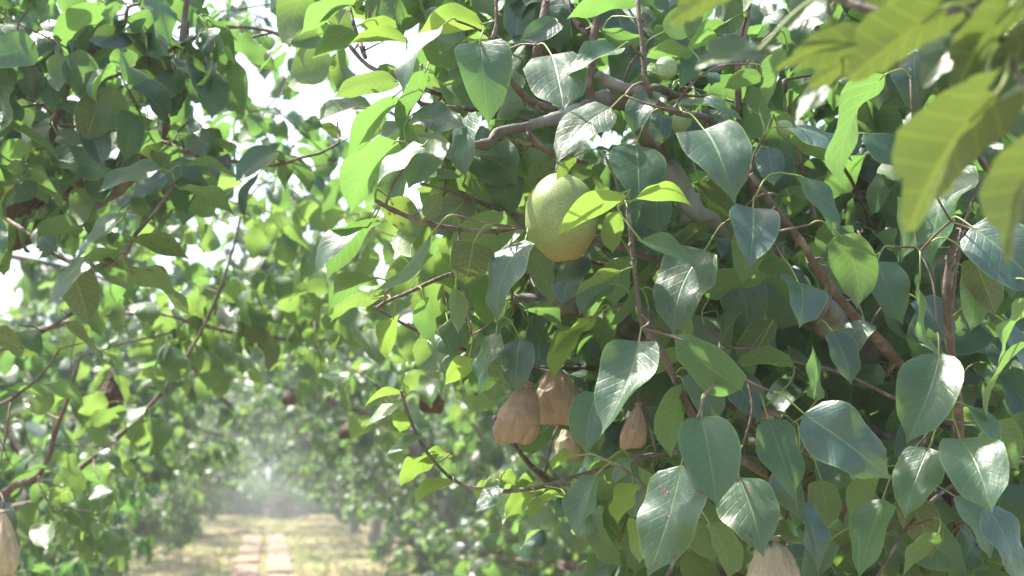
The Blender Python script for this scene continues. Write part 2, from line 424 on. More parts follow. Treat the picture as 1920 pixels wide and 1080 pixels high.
# ------------------------------------------------------------------ ground
def ground():
    m, nt, out = new_mat('orchard_ground'); b = NB(nt)
    tc = b.n('ShaderNodeTexCoord').outputs['Object']
    def nz(s_, d=4):
        o = b.n('ShaderNodeTexNoise', _0=tc); o.inputs['Scale'].default_value = s_; o.inputs['Detail'].default_value = d; return o.outputs[0]
    n1, n2, n3 = nz(.55), nz(3.2, 6), nz(28, 5)
    soil = b.mix(b.ramp(n2, .35, .7), (.29, .225, .15), (.17, .125, .08))
    grass = b.mix(b.ramp(n3, .35, .65), (.115, .155, .055), (.20, .195, .10))
    c = b.mix(b.ramp(b.math('ADD', n1, b.math('MULTIPLY', n2, .5)), .66, .84), soil, grass)
    litter = b.ramp(nz(17, 2), .66, .70)
    c = b.mix(litter, c, (.5, .45, .34))
    bp = b.n('ShaderNodeBump', _0=.8, _1=.05); nt.links.new(b.math('ADD', n2, n3), bp.inputs['Height'])
    p = b.n('ShaderNodeBsdfPrincipled', Base_Color=c, Roughness=.95, Normal=bp.outputs[0]); p.inputs['Specular IOR Level'].default_value = .1
    nt.links.new(p.outputs[0], out.inputs[0])
    xs = np.concatenate([np.linspace(-150, -8, 12), np.linspace(-7, 7, 57), np.linspace(8, 150, 12)])
    ys = np.concatenate([np.linspace(-150, -4, 10), np.linspace(-3, 62, 131), np.linspace(64, 170, 12)])
    V, F = [], []
    for y in ys:
        for x in xs:
            k = min(1, max(0, (abs(x) - .75) / .6)) if -3 <= y <= 62 else 0
            V.append((x, y, (noise.noise(Vector((x * .8, y * .8, 0))) * .05 + noise.noise(Vector((x * 3, y * 3, 5))) * .02 + .02) * k * (1 if abs(x) < 8 else 0)))
    nx = len(xs)
    for j in range(len(ys) - 1):
        for i in range(nx - 1): a = j * nx + i; F.append((a, a + 1, a + nx + 1, a + nx))
    tag(link('ground', mesh('ground', V, F, m)), kind='structure')
ground()
M_SLAB = simple('terracotta_slab', (.29, .195, .135), .85, (.22, .15, .105), 9, .6, .006)
M_GRASS = simple('grass_blade', (.15, .24, .05), .6, (.25, .30, .08), 3, .1, trans=(.3, .45, .05))
M_DRY = simple('dry_grass', (.36, .33, .16), .8, (.27, .25, .1), 3, .1)
path = tag(empty('path', (0, 20, 0)), kind='structure')
def slab_mesh():
    g = Geo(); 
    for _ in range(1):
        x, y, z, c = .2, .29, .045, .012
        V = [(-x, -y, -.03), (x, -y, -.03), (x, y, -.03), (-x, y, -.03), (-x, -y, z - c), (x, -y, z - c), (x, y, z - c), (-x, y, z - c),
             (-x + c, -y + c, z), (x - c, -y + c, z), (x - c, y - c, z), (-x + c, y - c, z)]
        F = [(0, 1, 5, 4), (1, 2, 6, 5), (2, 3, 7, 6), (3, 0, 4, 7), (4, 5, 9, 8), (5, 6, 10, 9), (6, 7, 11, 10), (7, 4, 8, 11), (8, 9, 10, 11)]
        g.add(V, F)
    return g.build('paving_slab', M_SLAB, smooth=False)
SL = slab_mesh()
yy = 8.0
while yy < 35:
    for sx in (-1, 1):
        if random.random() < .04: continue
        o = link('paving_slab', SL, path, (sx * .265 - .03 + random.uniform(-.012, .012), yy - 20 + random.uniform(-.01, .01), random.uniform(-.006, .006)))
        o.rotation_euler = (random.gauss(0, .008), random.gauss(0, .008), random.gauss(0, .012))
    yy += .588
for i in range(9):      # the low edging that turns off to the left at the path's end
    o = link('edging_slab', SL, path, (-.62 - i * .21, 36.2 - 20 - i * .55, .02)); o.rotation_euler = (0, 0, R(-22 + random.uniform(-3, 3))); o.scale = (.5, 1, 1.6)
for i in range(6):
    o = link('edging_slab', SL, path, (-.5 + i * .22, 35.6 - 20 , .01)); o.rotation_euler = (0, 0, R(90)); o.scale = (.4, .36, 1.3)
def blades(name, n, area, hmin, hmax, mat, keep=lambda x, y: True):
    V, F = [], []
    while len(F) < n:
        x, y = random.uniform(*area[0]), random.uniform(*area[1])
        if not keep(x, y) or noise.noise(Vector((x * .7, y * .7, 3))) < random.uniform(-.5, .35): continue
        for _ in range(4):
            bx, by = x + random.gauss(0, .03), y + random.gauss(0, .03); h = random.uniform(hmin, hmax); a = random.uniform(0, 6.28); w = random.uniform(.004, .009)
            lx, ly = math.cos(a) * h * .5, math.sin(a) * h * .5; b = len(V)
            V += [(bx - w * math.sin(a), by + w * math.cos(a), 0), (bx + w * math.sin(a), by - w * math.cos(a), 0), (bx + lx * .5, by + ly * .5, h * .7), (bx + lx, by + ly, h * .9)]
            F += [(b, b + 1, b + 2), (b + 1, b + 3, b + 2)]
    o = link(name, mesh(name, V, F, mat), kind='stuff')
    return o
tag(blades('grass', 26000, ((-2.6, 2.6), (9, 54)), .03, .10, M_GRASS, lambda x, y: not (.06 < abs(x + .03) < .47 and y < 36)), 'short green grass along the orchard path and between its slabs', 'grass')
tag(blades('dry_grass', 12000, ((-2.6, 2.6), (12, 54)), .03, .09, M_DRY, lambda x, y: abs(x + .03) > .5), 'dry straw coloured grass and clippings beside the slab path', 'dry grass')

it = []
while len(it) < 2600:
    x, y = random.uniform(-2.8, 2.8), random.uniform(7, 50)
    if abs(x + .03) < .47 and random.random() < .6: continue
    it.append((random.randrange(8), leaf_matrix(Vector((x, y, .075 if abs(x) < .55 and y < 35 else .06)), random.uniform(0, 6.28), random.gauss(0, .2), random.gauss(0, .25) + (math.pi if random.random() < .4 else 0), random.uniform(.5, .8))))
M_LITTER = simple('dead_leaf', (.42, .33, .17), .8, (.30, .19, .09), 1.5, .1)
tag(link('fallen_leaves', join_leaves('fallen_leaves', FAR_T, it, [M_LITTER, M_LITTER]), kind='stuff'), 'tan fallen leaves scattered over the slabs and grass of the alley', 'fallen leaves')

# ------------------------------------------------------------------ the near pear tree (right half of the picture)
rt = P(1830, 1000, 2.25); base = Vector((rt.x + .05, rt.y + .1, 0))
t1 = Tree(empty('pear_tree', base, 'nearest pear tree with the large ripe pear and big glossy leaves filling the right half', 'pear tree', 'pear trees of the right row'))
t1.branch([(base,  .10), (base + Vector((0, -.02, .25)), .085), (base.lerp(rt, .5) + Vector((.03, 0, .3)), .075), (rt, .062), (1800, 880, 2.2, .055)], M_BARK, 'trunk', 16, .25, sub=4)
B = t1.branch
def m(px, d): return px * d / FPX / 2
B([(1270, 362, 1.72, .012), (1330, 402, 1.70, m(46, 1.7)), (1420, 480, 1.72, m(54, 1.7)), (1510, 565, 1.75, m(58, 1.75)), (1600, 640, 1.85, m(62, 1.85)), (1700, 760, 2.0, m(70, 2)), (1800, 880, 2.2, .045)], M_BARK, sides=12, rough=.2)
B([(885, 272, 1.47, m(14, 1.5)), (915, 270, 1.48, m(18, 1.5)), (938, 246, 1.49, m(20, 1.5)), (985, 238, 1.5, m(18, 1.5)), (1040, 224, 1.53, m(24, 1.55)), (1100, 206, 1.56, m(36, 1.6)), (1150, 180, 1.6, m(40, 1.6)), (1190, 200, 1.64, m(40, 1.6)), (1235, 290, 1.7, m(40, 1.7)), (1290, 375, 1.72, m(44, 1.7))], M_BARK, sides=10, rough=.2)
B([(952, 143, 1.5, m(10, 1.5)), (985, 180, 1.52, m(14, 1.5)), (1030, 203, 1.55, m(16, 1.5)), (1080, 212, 1.56, m(18, 1.5))], M_TWIG)
B([(1120, 140, 1.55, m(20, 1.5)), (1150, 158, 1.57, m(24, 1.5)), (1200, 170, 1.6, m(24, 1.5)), (1245, 168, 1.65, m(18, 1.5)), (1300, 200, 1.75, m(14, 1.5))], M_BARK)
B([(985, 240, 1.5, m(14, 1.5)), (1000, 262, 1.5, m(14, 1.5)), (1040, 288, 1.52, m(12, 1.5)), (1100, 305, 1.58, m(8, 1.5))], M_TWIG)
B([(945, 248, 1.51, m(8, 1.5)), (985, 268, 1.52, m(8, 1.5)), (1010, 275, 1.52, m(8, 1.5))], M_RED)
B([(1035, -60, 1.6, m(12, 1.6)), (1022, 0, 1.57, m(14, 1.55)), (1012, 60, 1.56, m(16, 1.55)), (1006, 110, 1.56, m(17, 1.55)), (1010, 160, 1.57, m(14, 1.5)), (1030, 203, 1.57, m(16, 1.5))])
B([(1135, -60, 1.6, m(10, 1.6)), (1125, 5, 1.57, m(13, 1.55)), (1113, 70, 1.56, m(16, 1.55)), (1107, 130, 1.56, m(17, 1.55)), (1108, 205, 1.57, m(20, 1.5))])
B([(1060, -10, 1.62, m(10, 1.6)), (1075, 40, 1.6, m(11, 1.6)), (1100, 65, 1.58, m(13, 1.6))], M_TWIG)
B([(1197, -60, 1.5, m(8, 1.5)), (1199, 10, 1.47, m(9, 1.45)), (1203, 85, 1.46, m(10, 1.45)), (1212, 150, 1.46, m(10, 1.45)), (1230, 193, 1.48, m(12, 1.45)), (1285, 212, 1.52, m(13, 1.5)), (1325, 225, 1.58, m(14, 1.5)), (1345, 262, 1.64, m(14, 1.5)), (1360, 400, 1.72, m(14, 1.5))], M_RED)
B([(1408, 325, 1.5, m(10, 1.5)), (1450, 392, 1.5, m(13, 1.5)), (1500, 452, 1.52, m(14, 1.5)), (1540, 512, 1.54, m(15, 1.5)), (1600, 590, 1.6, m(18, 1.6)), (1680, 675, 1.7, m(20, 1.7)), (1770, 800, 2.05, m(26, 2))], M_TWIG)
B([(704, 376, 1.46, m(6, 1.5)), (735, 392, 1.46, m(9, 1.5)), (790, 415, 1.47, m(9, 1.5)), (860, 430, 1.48, m(8, 1.5)), (930, 432, 1.49, m(9, 1.5)), (1000, 424, 1.54, m(9, 1.5)), (1125, 455, 1.56, m(11, 1.5)), (1180, 470, 1.58, m(11, 1.5)), (1240, 486, 1.6, m(12, 1.5)), (1400, 500, 1.72, m(14, 1.6))])
B([(788, 344, 1.55, m(6, 1.5)), (850, 360, 1.55, m(7, 1.5)), (920, 386, 1.57, m(8, 1.5)), (1010, 420, 1.62, m(8, 1.5)), (1160, 440, 1.68, m(9, 1.5)), (1330, 440, 1.72, m(9, 1.5))], M_RED)
B([(706, 578, 1.5, m(6, 1.5)), (722, 565, 1.5, m(7, 1.5)), (760, 550, 1.51, m(8, 1.5)), (838, 518, 1.53, m(8, 1.5)), (920, 500, 1.6, m(8, 1.5)), (1030, 480, 1.66, m(8, 1.5)), (1150, 500, 1.7, m(9, 1.5))], M_RED)
B([(700, 575, 1.62, m(5, 1.5)), (760, 610, 1.63, m(7, 1.6)), (830, 640, 1.65, m(8, 1.6)), (890, 664, 1.7, m(8, 1.6)), (1000, 690, 1.8, m(9, 1.6)), (1150, 690, 1.9, m(12, 1.6))], M_RED)
B([(960, 560, 1.85, m(22, 1.8)), (1050, 568, 1.85, m(30, 1.8)), (1130, 590, 1.86, m(46, 1.8)), (1220, 645, 1.88, m(60, 1.8)), (1350, 730, 1.95, m(64, 1.9)), (1500, 850, 2.05, m(68, 2)), (1640, 985, 2.15, m(76, 2.1)), (1800, 1120, 2.25, .05)], M_BARK, sides=12, rough=.22)
B([(1177, 392, 1.42, m(8, 1.4)), (1183, 455, 1.42, m(8, 1.4)), (1194, 545, 1.42, m(10, 1.4)), (1211, 612, 1.42, m(13, 1.4)), (1240, 668, 1.42, m(13, 1.4)), (1272, 728, 1.43, m(13, 1.4)), (1310, 790, 1.47, m(14, 1.4)), (1400, 870, 1.6, m(16, 1.5)), (1520, 930, 1.95, m(18, 1.9))], M_RED)
B([(1216, 575, 1.44, m(6, 1.4)), (1222, 600, 1.44, m(8, 1.4)), (1226, 640, 1.43, m(9, 1.4))], M_RED)
B([(752, 733, 1.45, m(5, 1.4)), (770, 790, 1.45, m(6, 1.4)), (800, 850, 1.45, m(6, 1.4)), (860, 905, 1.46, m(7, 1.4)), (940, 921, 1.47, m(7, 1.4)), (1020, 912, 1.5, m(8, 1.4)), (1100, 888, 1.53, m(9, 1.4)), (1240, 850, 1.6, m(10, 1.4)), (1400, 850, 1.75, m(12, 1.5)), (1520, 890, 2.02, m(14, 1.9))], M_RED)
B([(925, 780, 1.9, m(8, 1.9)), (965, 835, 1.9, m(9, 1.9)), (1022, 896, 1.95, m(11, 1.9)), (1150, 1000, 2.1, m(14, 1.9)), (1400, 1100, 2.3, .02), (rt + Vector((0, 0, -.25)), .03)], M_RED)
B([(1790, 440, 1.45, m(10, 1.4)), (1775, 540, 1.45, m(16, 1.4)), (1783, 650, 1.47, m(18, 1.4)), (1800, 790, 1.52, m(20, 1.5)), (1795, 930, 1.75, m(26, 1.6)), (1820, 1040, 2.1, .02)])
B([(1803, 430, 1.5, m(7, 1.5)), (1790, 510, 1.5, m(8, 1.5)), (1782, 600, 1.52, m(8, 1.5)), (1776, 700, 1.55, m(8, 1.5))], M_RED)
B([(1560, 760, 1.85, m(14, 1.8)), (1680, 828, 1.75, m(24, 1.75)), (1760, 842, 1.72, m(26, 1.7)), (1850, 850, 1.75, m(24, 1.7)), (1990, 880, 1.9, m(26, 1.7)), (1900, 960, 2.15, m(40, 1.9))], M_BARK)
B([(1618, 330, 1.95, m(44, 1.9)), (1621, 400, 1.95, m(48, 1.9)), (1630, 520, 1.96, m(50, 1.9)), (1660, 680, 2.0, m(56, 2)), (1720, 820, 2.1, m(60, 2)), (1800, 900, 2.2, .03)], M_BARK, sides=12, rough=.2)
B([(1812, 258, 1.6, m(9, 1.6)), (1860, 330, 1.6, m(11, 1.6)), (1895, 385, 1.62, m(12, 1.6)), (1960, 470, 1.75, m(14, 1.6)), (1980, 700, 2.0, m(20, 1.8)), (1900, 900, 2.2, m(30, 1.8))])
B([(1408, -60, 1.65, m(9, 1.6)), (1400, 20, 1.63, m(11, 1.6)), (1388, 100, 1.62, m(13, 1.6)), (1383, 190, 1.62, m(13, 1.6)), (1400, 300, 1.68, m(13, 1.6)), (1440, 470, 1.76, m(14, 1.6))])
B([(655, 85, 1.55, m(6, 1.5)), (690, 122, 1.55, m(9, 1.5)), (738, 147, 1.56, m(9, 1.5)), (830, 180, 1.6, m(10, 1.5)), (950, 215, 1.62, m(11, 1.5)), (1060, 240, 1.64, m(12, 1.5))])
B([(640, -60, 1.7, m(6, 1.7)), (655, 10, 1.68, m(7, 1.7)), (670, 60, 1.65, m(8, 1.6)), (685, 108, 1.6, m(8, 1.6))])
B([(930, -60, 1.56, m(5, 1.5)), (931, 0, 1.55, m(6, 1.5)), (927, 60, 1.54, m(7, 1.5)), (905, 110, 1.54, m(7, 1.5)), (955, 150, 1.53, m(8, 1.5))])
B([(790, 120, 1.5, m(6, 1.5)), (789, 170, 1.5, m(8, 1.5)), (795, 195, 1.52, m(8, 1.5)), (900, 205, 1.58, m(9, 1.5))], M_RED)
B([(1320, 225, 1.62, m(6, 1.5)), (1550, 280, 1.75, m(8, 1.5)), (1640, 440, 1.9, m(9, 1.5))])
B([(1470, 150, 1.7, m(7, 1.7)), (1500, 300, 1.75, m(9, 1.7)), (1545, 450, 1.8, m(10, 1.7)), (1610, 600, 1.9, m(12, 1.7))])
B([(1420, 655, 1.55, m(6, 1.5)), (1500, 680, 1.56, m(7, 1.5)), (1580, 700, 1.58, m(7, 1.5)), (1700, 760, 1.65, m(8, 1.5)), (1790, 800, 1.75, m(10, 1.5))], M_RED)
B([(1430, 765, 1.5, m(18, 1.5)), (1440, 775, 1.52, m(18, 1.5)), (1450, 800, 1.6, m(14, 1.5)), (1480, 860, 1.9, m(14, 1.5))], M_DBARK)
B([(1640, 1090, 1.5, m(6, 1.5)), (1700, 990, 1.52, m(7, 1.5)), (1760, 930, 1.58, m(8, 1.5)), (1800, 900, 1.7, m(9, 1.5))])
t1.branch([(1240, 1100, 1.4, m(6, 1.4)), (1290, 1000, 1.42, m(7, 1.4)), (1330, 930, 1.45, m(8, 1.4)), (1390, 860, 1.6, m(9, 1.4))], M_RED)
T, U = 'T', 'U'
HL = [  # base x, y, tip x, y, width, face, bend, depth, kind (0 plain, 1 spotted, 2 young, 3 dark)
(900,78,917,243,116,T,0,1.44,0),(1034,103,1053,230,130,T,0,1.42,1),(1157,92,1058,150,60,T,.1,1.39,0),(1146,202,1042,312,86,T,-.08,1.42,1),
(1150,8,1182,118,82,T,0,1.62,3),(1130,58,1214,78,26,T,.12,1.5,0),(1320,243,1357,392,140,T,0,1.4,1),(1192,272,1188,398,116,T,0,1.5,0),
(1232,360,1232,442,60,T,-.05,1.53,0),(1190,375,1305,388,38,U,-.34,1.36,2),(1168,362,1046,442,46,U,.17,1.33,4),(1160,395,1150,476,40,U,0,1.45,2),
(1180,373,1180,426,34,T,0,1.5,0),(1412,390,1388,503,105,T,0,1.4,3),(1440,415,1400,535,88,U,0,1.48,0),(1202,450,1308,520,56,T,-.16,1.36,0),
(1322,468,1256,628,95,T,-.08,1.45,1),(1190,540,1135,614,38,T,-.12,1.45,0),(1497,530,1475,612,98,T,0,1.4,3),(1575,440,1616,580,82,U,.06,1.39,0),
(1500,330,1560,452,60,T,-.14,1.42,0),(1645,490,1682,608,86,T,-.05,1.45,0),(1725,520,1798,690,56,U,.12,1.36,0),(1800,305,1730,505,100,T,-.05,1.46,0),
(1822,425,1930,552,125,T,0,1.3,3),(1660,140,1598,348,80,U,-.1,1.3,0),(1700,372,1702,488,52,U,0,1.48,0),(1198,640,1122,808,120,T,.06,1.3,0),
(1120,738,1098,848,82,T,-.1,1.4,0),(1390,730,1266,626,100,T,-.14,1.3,0),(1298,695,1340,792,70,T,0,1.42,1),(1315,782,1332,940,122,T,0,1.28,0),
(1282,718,1262,864,64,U,0,1.42,0),(1507,775,1660,894,125,T,0,1.28,3),(1440,785,1478,930,98,T,0,1.38,0),(1500,835,1494,976,58,T,.06,1.42,3),
(1385,895,1410,1022,120,T,0,1.32,1),(1278,872,1210,1076,98,T,.06,1.26,1),(1760,663,1682,826,106,T,.08,1.32,0),(1800,822,1812,942,126,T,0,1.28,0),
(1742,840,1682,966,74,T,0,1.36,0),(1815,762,1845,893,76,T,0,1.33,0),(1655,935,1602,1078,62,T,0,1.4,0),(1848,945,1908,1100,92,T,0,1.35,3),
(1330,980,1372,1094,46,U,.1,1.35,0),(1195,975,1200,1062,38,U,-.1,1.4,2),(1935,555,1884,690,64,U,.1,1.25,0),(1935,640,1868,800,42,U,0,1.3,0),
(1530,752,1526,640,52,T,0,1.42,0),(1500,940,1524,1070,62,T,0,1.46,3),(1642,885,1598,975,60,U,0,1.52,2),
(757,735,680,766,27,U,.25,1.45,2),(762,740,752,712,18,U,0,1.45,2),(750,750,685,802,28,T,.1,1.45,2),(755,773,746,816,42,U,0,1.45,2),
(790,812,724,852,22,T,.1,1.45,0),(815,848,747,918,42,U,.18,1.45,2),(842,852,782,872,36,U,.3,1.45,2),(850,903,775,952,36,U,.26,1.44,2),
(915,900,896,948,42,U,.2,1.46,2),(938,908,892,956,28,T,.1,1.44,0),(945,885,966,914,30,U,0,1.47,2),(1002,922,948,978,38,U,.2,1.48,2),
(1062,935,990,977,30,U,.28,1.47,2),(1118,890,1080,1004,62,T,0,1.42,0),(1188,905,1160,990,56,U,0,1.5,2),(1080,855,1036,888,30,U,.4,1.46,2),
(1180,858,1148,906,26,T,0,1.45,0),(1120,925,1068,902,28,U,0,1.48,2),(738,595,725,680,46,U,.24,1.55,2),(702,560,614,606,36,U,.28,1.55,2),
(880,670,832,724,46,U,.1,1.55,2),(930,625,900,740,52,T,0,1.48,0),(975,635,970,738,66,T,0,1.5,3),(1112,598,1024,682,38,U,.14,1.5,2),(1095,615,1038,714,46,U,0,1.52,2),
(985,450,932,607,74,T,0,1.42,3),(888,455,866,547,88,U,0,1.42,3),(945,398,836,502,92,U,.08,1.5,0),(855,538,858,628,32,U,-.1,1.46,0),(795,560,814,648,46,U,.16,1.5,0),
(698,520,611,586,46,U,.3,1.45,0),(697,405,606,528,58,U,.2,1.45,0),(690,425,598,522,40,T,.26,1.47,0),(745,265,652,398,72,U,-.06,1.43,0),(742,178,640,304,48,U,.14,1.46,0),(745,152,619,178,34,U,.14,1.5,2),
(822,55,760,182,46,T,.18,1.4,0),(800,130,752,258,36,U,.14,1.45,0),(795,272,710,352,56,T,-.08,1.4,0),(775,213,875,245,62,T,0,1.46,1),(880,212,876,340,52,T,0,1.45,3),
(862,330,768,352,30,T,.16,1.5,0),(730,372,788,448,62,U,0,1.5,1),(885,365,815,440,66,U,0,1.55,3),(797,408,828,362,40,U,0,1.46,3),(808,440,694,548,30,U,-.12,1.4,0),
(745,55,674,52,32,U,.15,1.6,2),(762,72,650,78,28,U,.25,1.55,2),(905,45,784,56,50,U,.26,1.55,2),(985,-20,965,82,66,T,0,1.62,3),(1046,40,974,78,48,T,.1,1.55,0),
(935,258,942,348,72,U,0,1.6,0),(1038,298,988,348,52,U,0,1.52,1),(1080,292,1044,338,22,U,0,1.4,1),(1166,508,1074,557,30,U,.1,1.4,1),(1144,533,1084,592,46,T,0,1.45,0),
(1000,465,1038,574,62,U,0,1.5,0),(1096,480,1052,574,42,T,0,1.5,3),(1182,478,1155,578,56,U,0,1.5,0),(655,-5,552,62,50,U,.15,1.6,0),(660,55,580,106,52,U,.15,1.6,0),(645,-30,600,50,44,T,0,1.65,0),
(1200,-5,1064,28,34,U,.2,1.5,0),(1362,42,1288,92,46,U,.1,1.55,0),(1298,96,1205,106,30,U,.25,1.5,0),(1288,195,1390,237,36,T,-.14,1.45,0),(1428,140,1362,162,36,U,.2,1.5,0),
(1477,92,1446,192,46,U,0,1.5,0),(1438,275,1446,352,56,T,0,1.5,3),(1480,238,1586,308,46,T,-.16,1.48,3),(1228,172,1184,257,52,T,0,1.48,0),(1240,212,1232,280,48,T,0,1.55,3),
(1825,485,1878,594,62,U,0,1.4,3),(1820,518,1830,624,46,U,0,1.42,0),(1278,655,1204,702,46,U,.1,1.48,0),(1560,300,1470,250,44,U,0,1.6,0),(1270,470,1340,410,50,U,0,1.6,3),
(1100,190,1170,255,50,U,.1,1.7,0),(1245,60,1320,20,60,U,0,1.55,0),(1310,340,1380,440,50,U,0,1.58,3),(1620,600,1560,700,60,T,0,1.55,3),(1450,600,1400,700,58,U,0,1.55,3),
(1490,690,1380,690,40,U,.12,1.5,0),(1720,560,1770,650,70,T,0,1.6,3),(1870,480,1800,590,60,T,0,1.62,3),(1560,620,1590,720,62,T,0,1.5,3),(1350,680,1420,790,66,T,0,1.52,3),
(1860,790,1925,890,80,U,0,1.4,0),(1880,600,1920,740,60,T,0,1.5,3),(1420,950,1450,1060,70,T,0,1.48,3),(1540,900,1560,1000,60,U,0,1.55,0),(1700,940,1760,1060,70,U,0,1.5,3),
(1240,560,1290,650,52,U,0,1.52,2),(1330,560,1440,520,40,U,0,1.55,0),(1080,410,1110,330,50,U,0,1.6,0),(1255,930,1190,870,40,U,0,1.5,0),(1790,930,1840,1040,60,T,0,1.5,0),
(1760,1000,1700,1085,60,U,0,1.45,0),(1560,1010,1500,1090,50,T,0,1.5,0),(1620,250,1690,320,60,T,0,1.6,0),(1900,330,1840,420,60,U,0,1.6,0),(1830,440,1905,445,30,T,0,1.55,0),
]
for h in HL:
    if h[8] == 2 and ((h[1] > 590 and h[0] < 1200) or h[1] < 120 or 370 < h[1] < 400): h = h[:8] + (4,)
    t1.hero_leaf(*h)
def zone(tree, n, xr, yr, dr, keep=None, nl=(3, 6), **k):
    c = 0; tries = 0
    while c < n and tries < n * 30:
        tries += 1
        x, y, d = random.uniform(*xr), random.uniform(*yr), random.uniform(*dr)
        if keep and not keep(x, y, d): continue
        tree.spur(P(x, y, d), random.randint(*nl), **k); c += 1
def right_zone(x, y, d):
    lo = 700 if y < 300 else (760 if y < 620 else 930 + (y - 620) * .35)
    return x > lo + random.uniform(0, 120)
zone(t1, 185, (700, 2050), (-60, 1130), (1.62, 2.1), right_zone)
zone(t1, 280, (850, 2150), (-60, 1180), (1.9, 2.9), right_zone)
zone(t1, 16, (600, 1000), (-80, 240), (1.55, 2.0), None, (3, 5), young=True)
zone(t1, 18, (700, 1000), (260, 640), (1.6, 2.1), None, (2, 4), young=True)
zone(t1, 40, (800, 2100), (-420, -60), (1.5, 2.4), None, (3, 5))  # unseen crown above the frame, extended to shade the leaves below
zone(t1, 70, (850, 1500), (360, 800), (2.0, 2.8), right_zone)
zone(t1, 60, (1020, 1500), (120, 460), (1.95, 2.9), None, (3, 6))
zone(t1, 34, (620, 960), (380, 800), (2.3, 3.2), None, (2, 4), young=True)
zone(t1, 26, (1000, 1900), (640, 1100), (1.7, 2.2), right_zone, (2, 4), young=True)
t1.finish(300)

# ------------------------------------------------------------------ the near tree on the left
lt = P(-330, 520, 2.7); lb = Vector((lt.x - .1, lt.y + .1, 0))
t2 = Tree(empty('pear_tree', lb, 'near pear tree reaching in from the left edge with its dark forked branches', 'pear tree', 'pear trees of the left row'))
t2.branch([(lb, .09), (lb.lerp(lt, .4) + Vector((.03, 0, 0)), .075), (lt, .06)], M_BARK, 'trunk', 14, .25)
B = t2.branch
def m(px, d): return px * d / FPX / 2 * .82
B([(290, 262, 2.15, m(26, 2.15)), (255, 290, 2.15, m(36, 2.15)), (228, 345, 2.15, m(40, 2.15)), (170, 374, 2.2, m(42, 2.2)), (100, 352, 2.25, m(40, 2.2)), (20, 330, 2.3, m(40, 2.2)), (-120, 360, 2.45, m(50, 2.4)), (lt, .05)], M_DBARK, sides=12, rough=.22)
B([(262, 8, 2.0, m(7, 2)), (240, 15, 2.0, m(8, 2)), (232, 50, 2.0, m(8, 2)), (200, 65, 2.0, m(8, 2)), (185, 88, 2.0, m(12, 2)), (150, 130, 2.02, m(13, 2)), (130, 160, 2.04, m(14, 2)), (112, 200, 2.06, m(18, 2)), (98, 235, 2.08, m(20, 2)), (112, 285, 2.12, m(22, 2)), (142, 330, 2.15, m(24, 2)), (160, 372, 2.2, m(26, 2))], M_TWIG)
B([(358, -50, 2.15, m(10, 2)), (350, 20, 2.12, m(14, 2)), (338, 100, 2.12, m(16, 2)), (322, 170, 2.12, m(18, 2)), (308, 250, 2.14, m(20, 2)), (280, 275, 2.15, m(22, 2))], M_TWIG)
B([(352, 40, 2.2, m(10, 2)), (345, 120, 2.18, m(12, 2)), (330, 200, 2.18, m(13, 2)), (320, 250, 2.18, m(14, 2)), (295, 270, 2.2, m(16, 2))], M_TWIG)
B([(545, 76, 2.0, m(6, 2)), (500, 58, 2.0, m(8, 2)), (435, 50, 2.02, m(8, 2)), (385, 62, 2.05, m(9, 2)), (300, 105, 2.08, m(10, 2)), (220, 140, 2.1, m(11, 2)), (110, 180, 2.2, m(12, 2)), (-60, 280, 2.4, m(14, 2))])
B([(530, 60, 2.1, m(5, 2)), (485, 66, 2.1, m(7, 2)), (430, 88, 2.1, m(9, 2)), (350, 98, 2.12, m(9, 2)), (250, 130, 2.15, m(10, 2)), (130, 165, 2.2, m(11, 2)), (0, 250, 2.35, m(12, 2))])
B([(636, 268, 1.95, m(6, 2)), (600, 288, 1.95, m(6, 2)), (560, 298, 1.95, m(7, 2)), (515, 308, 1.97, m(8, 2)), (440, 302, 2.0, m(9, 2)), (380, 298, 2.02, m(9, 2)), (320, 272, 2.05, m(9, 2)), (245, 248, 2.08, m(9, 2)), (180, 240, 2.1, m(10, 2)), (112, 235, 2.12, m(10, 2))], M_RED)
B([(328, 340, 1.9, m(9, 2)), (318, 362, 1.9, m(8, 2)), (285, 405, 1.9, m(8, 2)), (255, 440, 1.9, m(8, 2)), (235, 475, 1.9, m(9, 2)), (205, 495, 1.92, m(9, 2)), (165, 498, 1.95, m(8, 2)), (110, 482, 1.98, m(9, 2)), (70, 455, 2.0, m(9, 2)), (30, 425, 2.03, m(9, 2)), (-60, 380, 2.2, m(12, 2)), (-200, 400, 2.5, m(14, 2))], M_TWIG)
B([(190, 540, 2.15, m(5, 2)), (150, 575, 2.15, m(8, 2)), (115, 600, 2.15, m(8, 2)), (60, 632, 2.17, m(8, 2)), (0, 656, 2.2, m(9, 2)), (-150, 690, 2.5, m(12, 2)), (lt + Vector((0, 0, -.3)), .02)], M_RED)
B([(112, 655, 2.3, m(5, 2)), (80, 700, 2.3, m(8, 2)), (40, 735, 2.3, m(9, 2)), (0, 760, 2.3, m(9, 2)), (-150, 820, 2.6, m(12, 2)), (lt + Vector((0, 0, -.45)), .02)], M_RED)
B([(455, 385, 2.9, m(5, 3)), (440, 450, 2.9, m(6, 3)), (420, 520, 2.9, m(6, 3)), (385, 610, 2.9, m(7, 3)), (345, 680, 2.9, m(8, 3)), (290, 750, 2.9, m(10, 3)), (225, 815, 2.9, m(11, 3)), (150, 880, 2.9, m(12, 3)), (75, 940, 2.9, m(12, 3)), (-200, 1080, 3.0, m(18, 3)), (lb + Vector((.05, 0, .5)), .03)], M_RED)
B([(590, 640, 3.1, m(6, 3)), (500, 634, 3.1, m(8, 3)), (440, 622, 3.1, m(9, 3)), (360, 605, 3.1, m(9, 3)), (290, 588, 3.15, m(9, 3)), (150, 600, 3.2, m(12, 3)), (-120, 680, 3.1, m(16, 3)), (lt + Vector((0, 0, -.2)), .03)], M_RED)
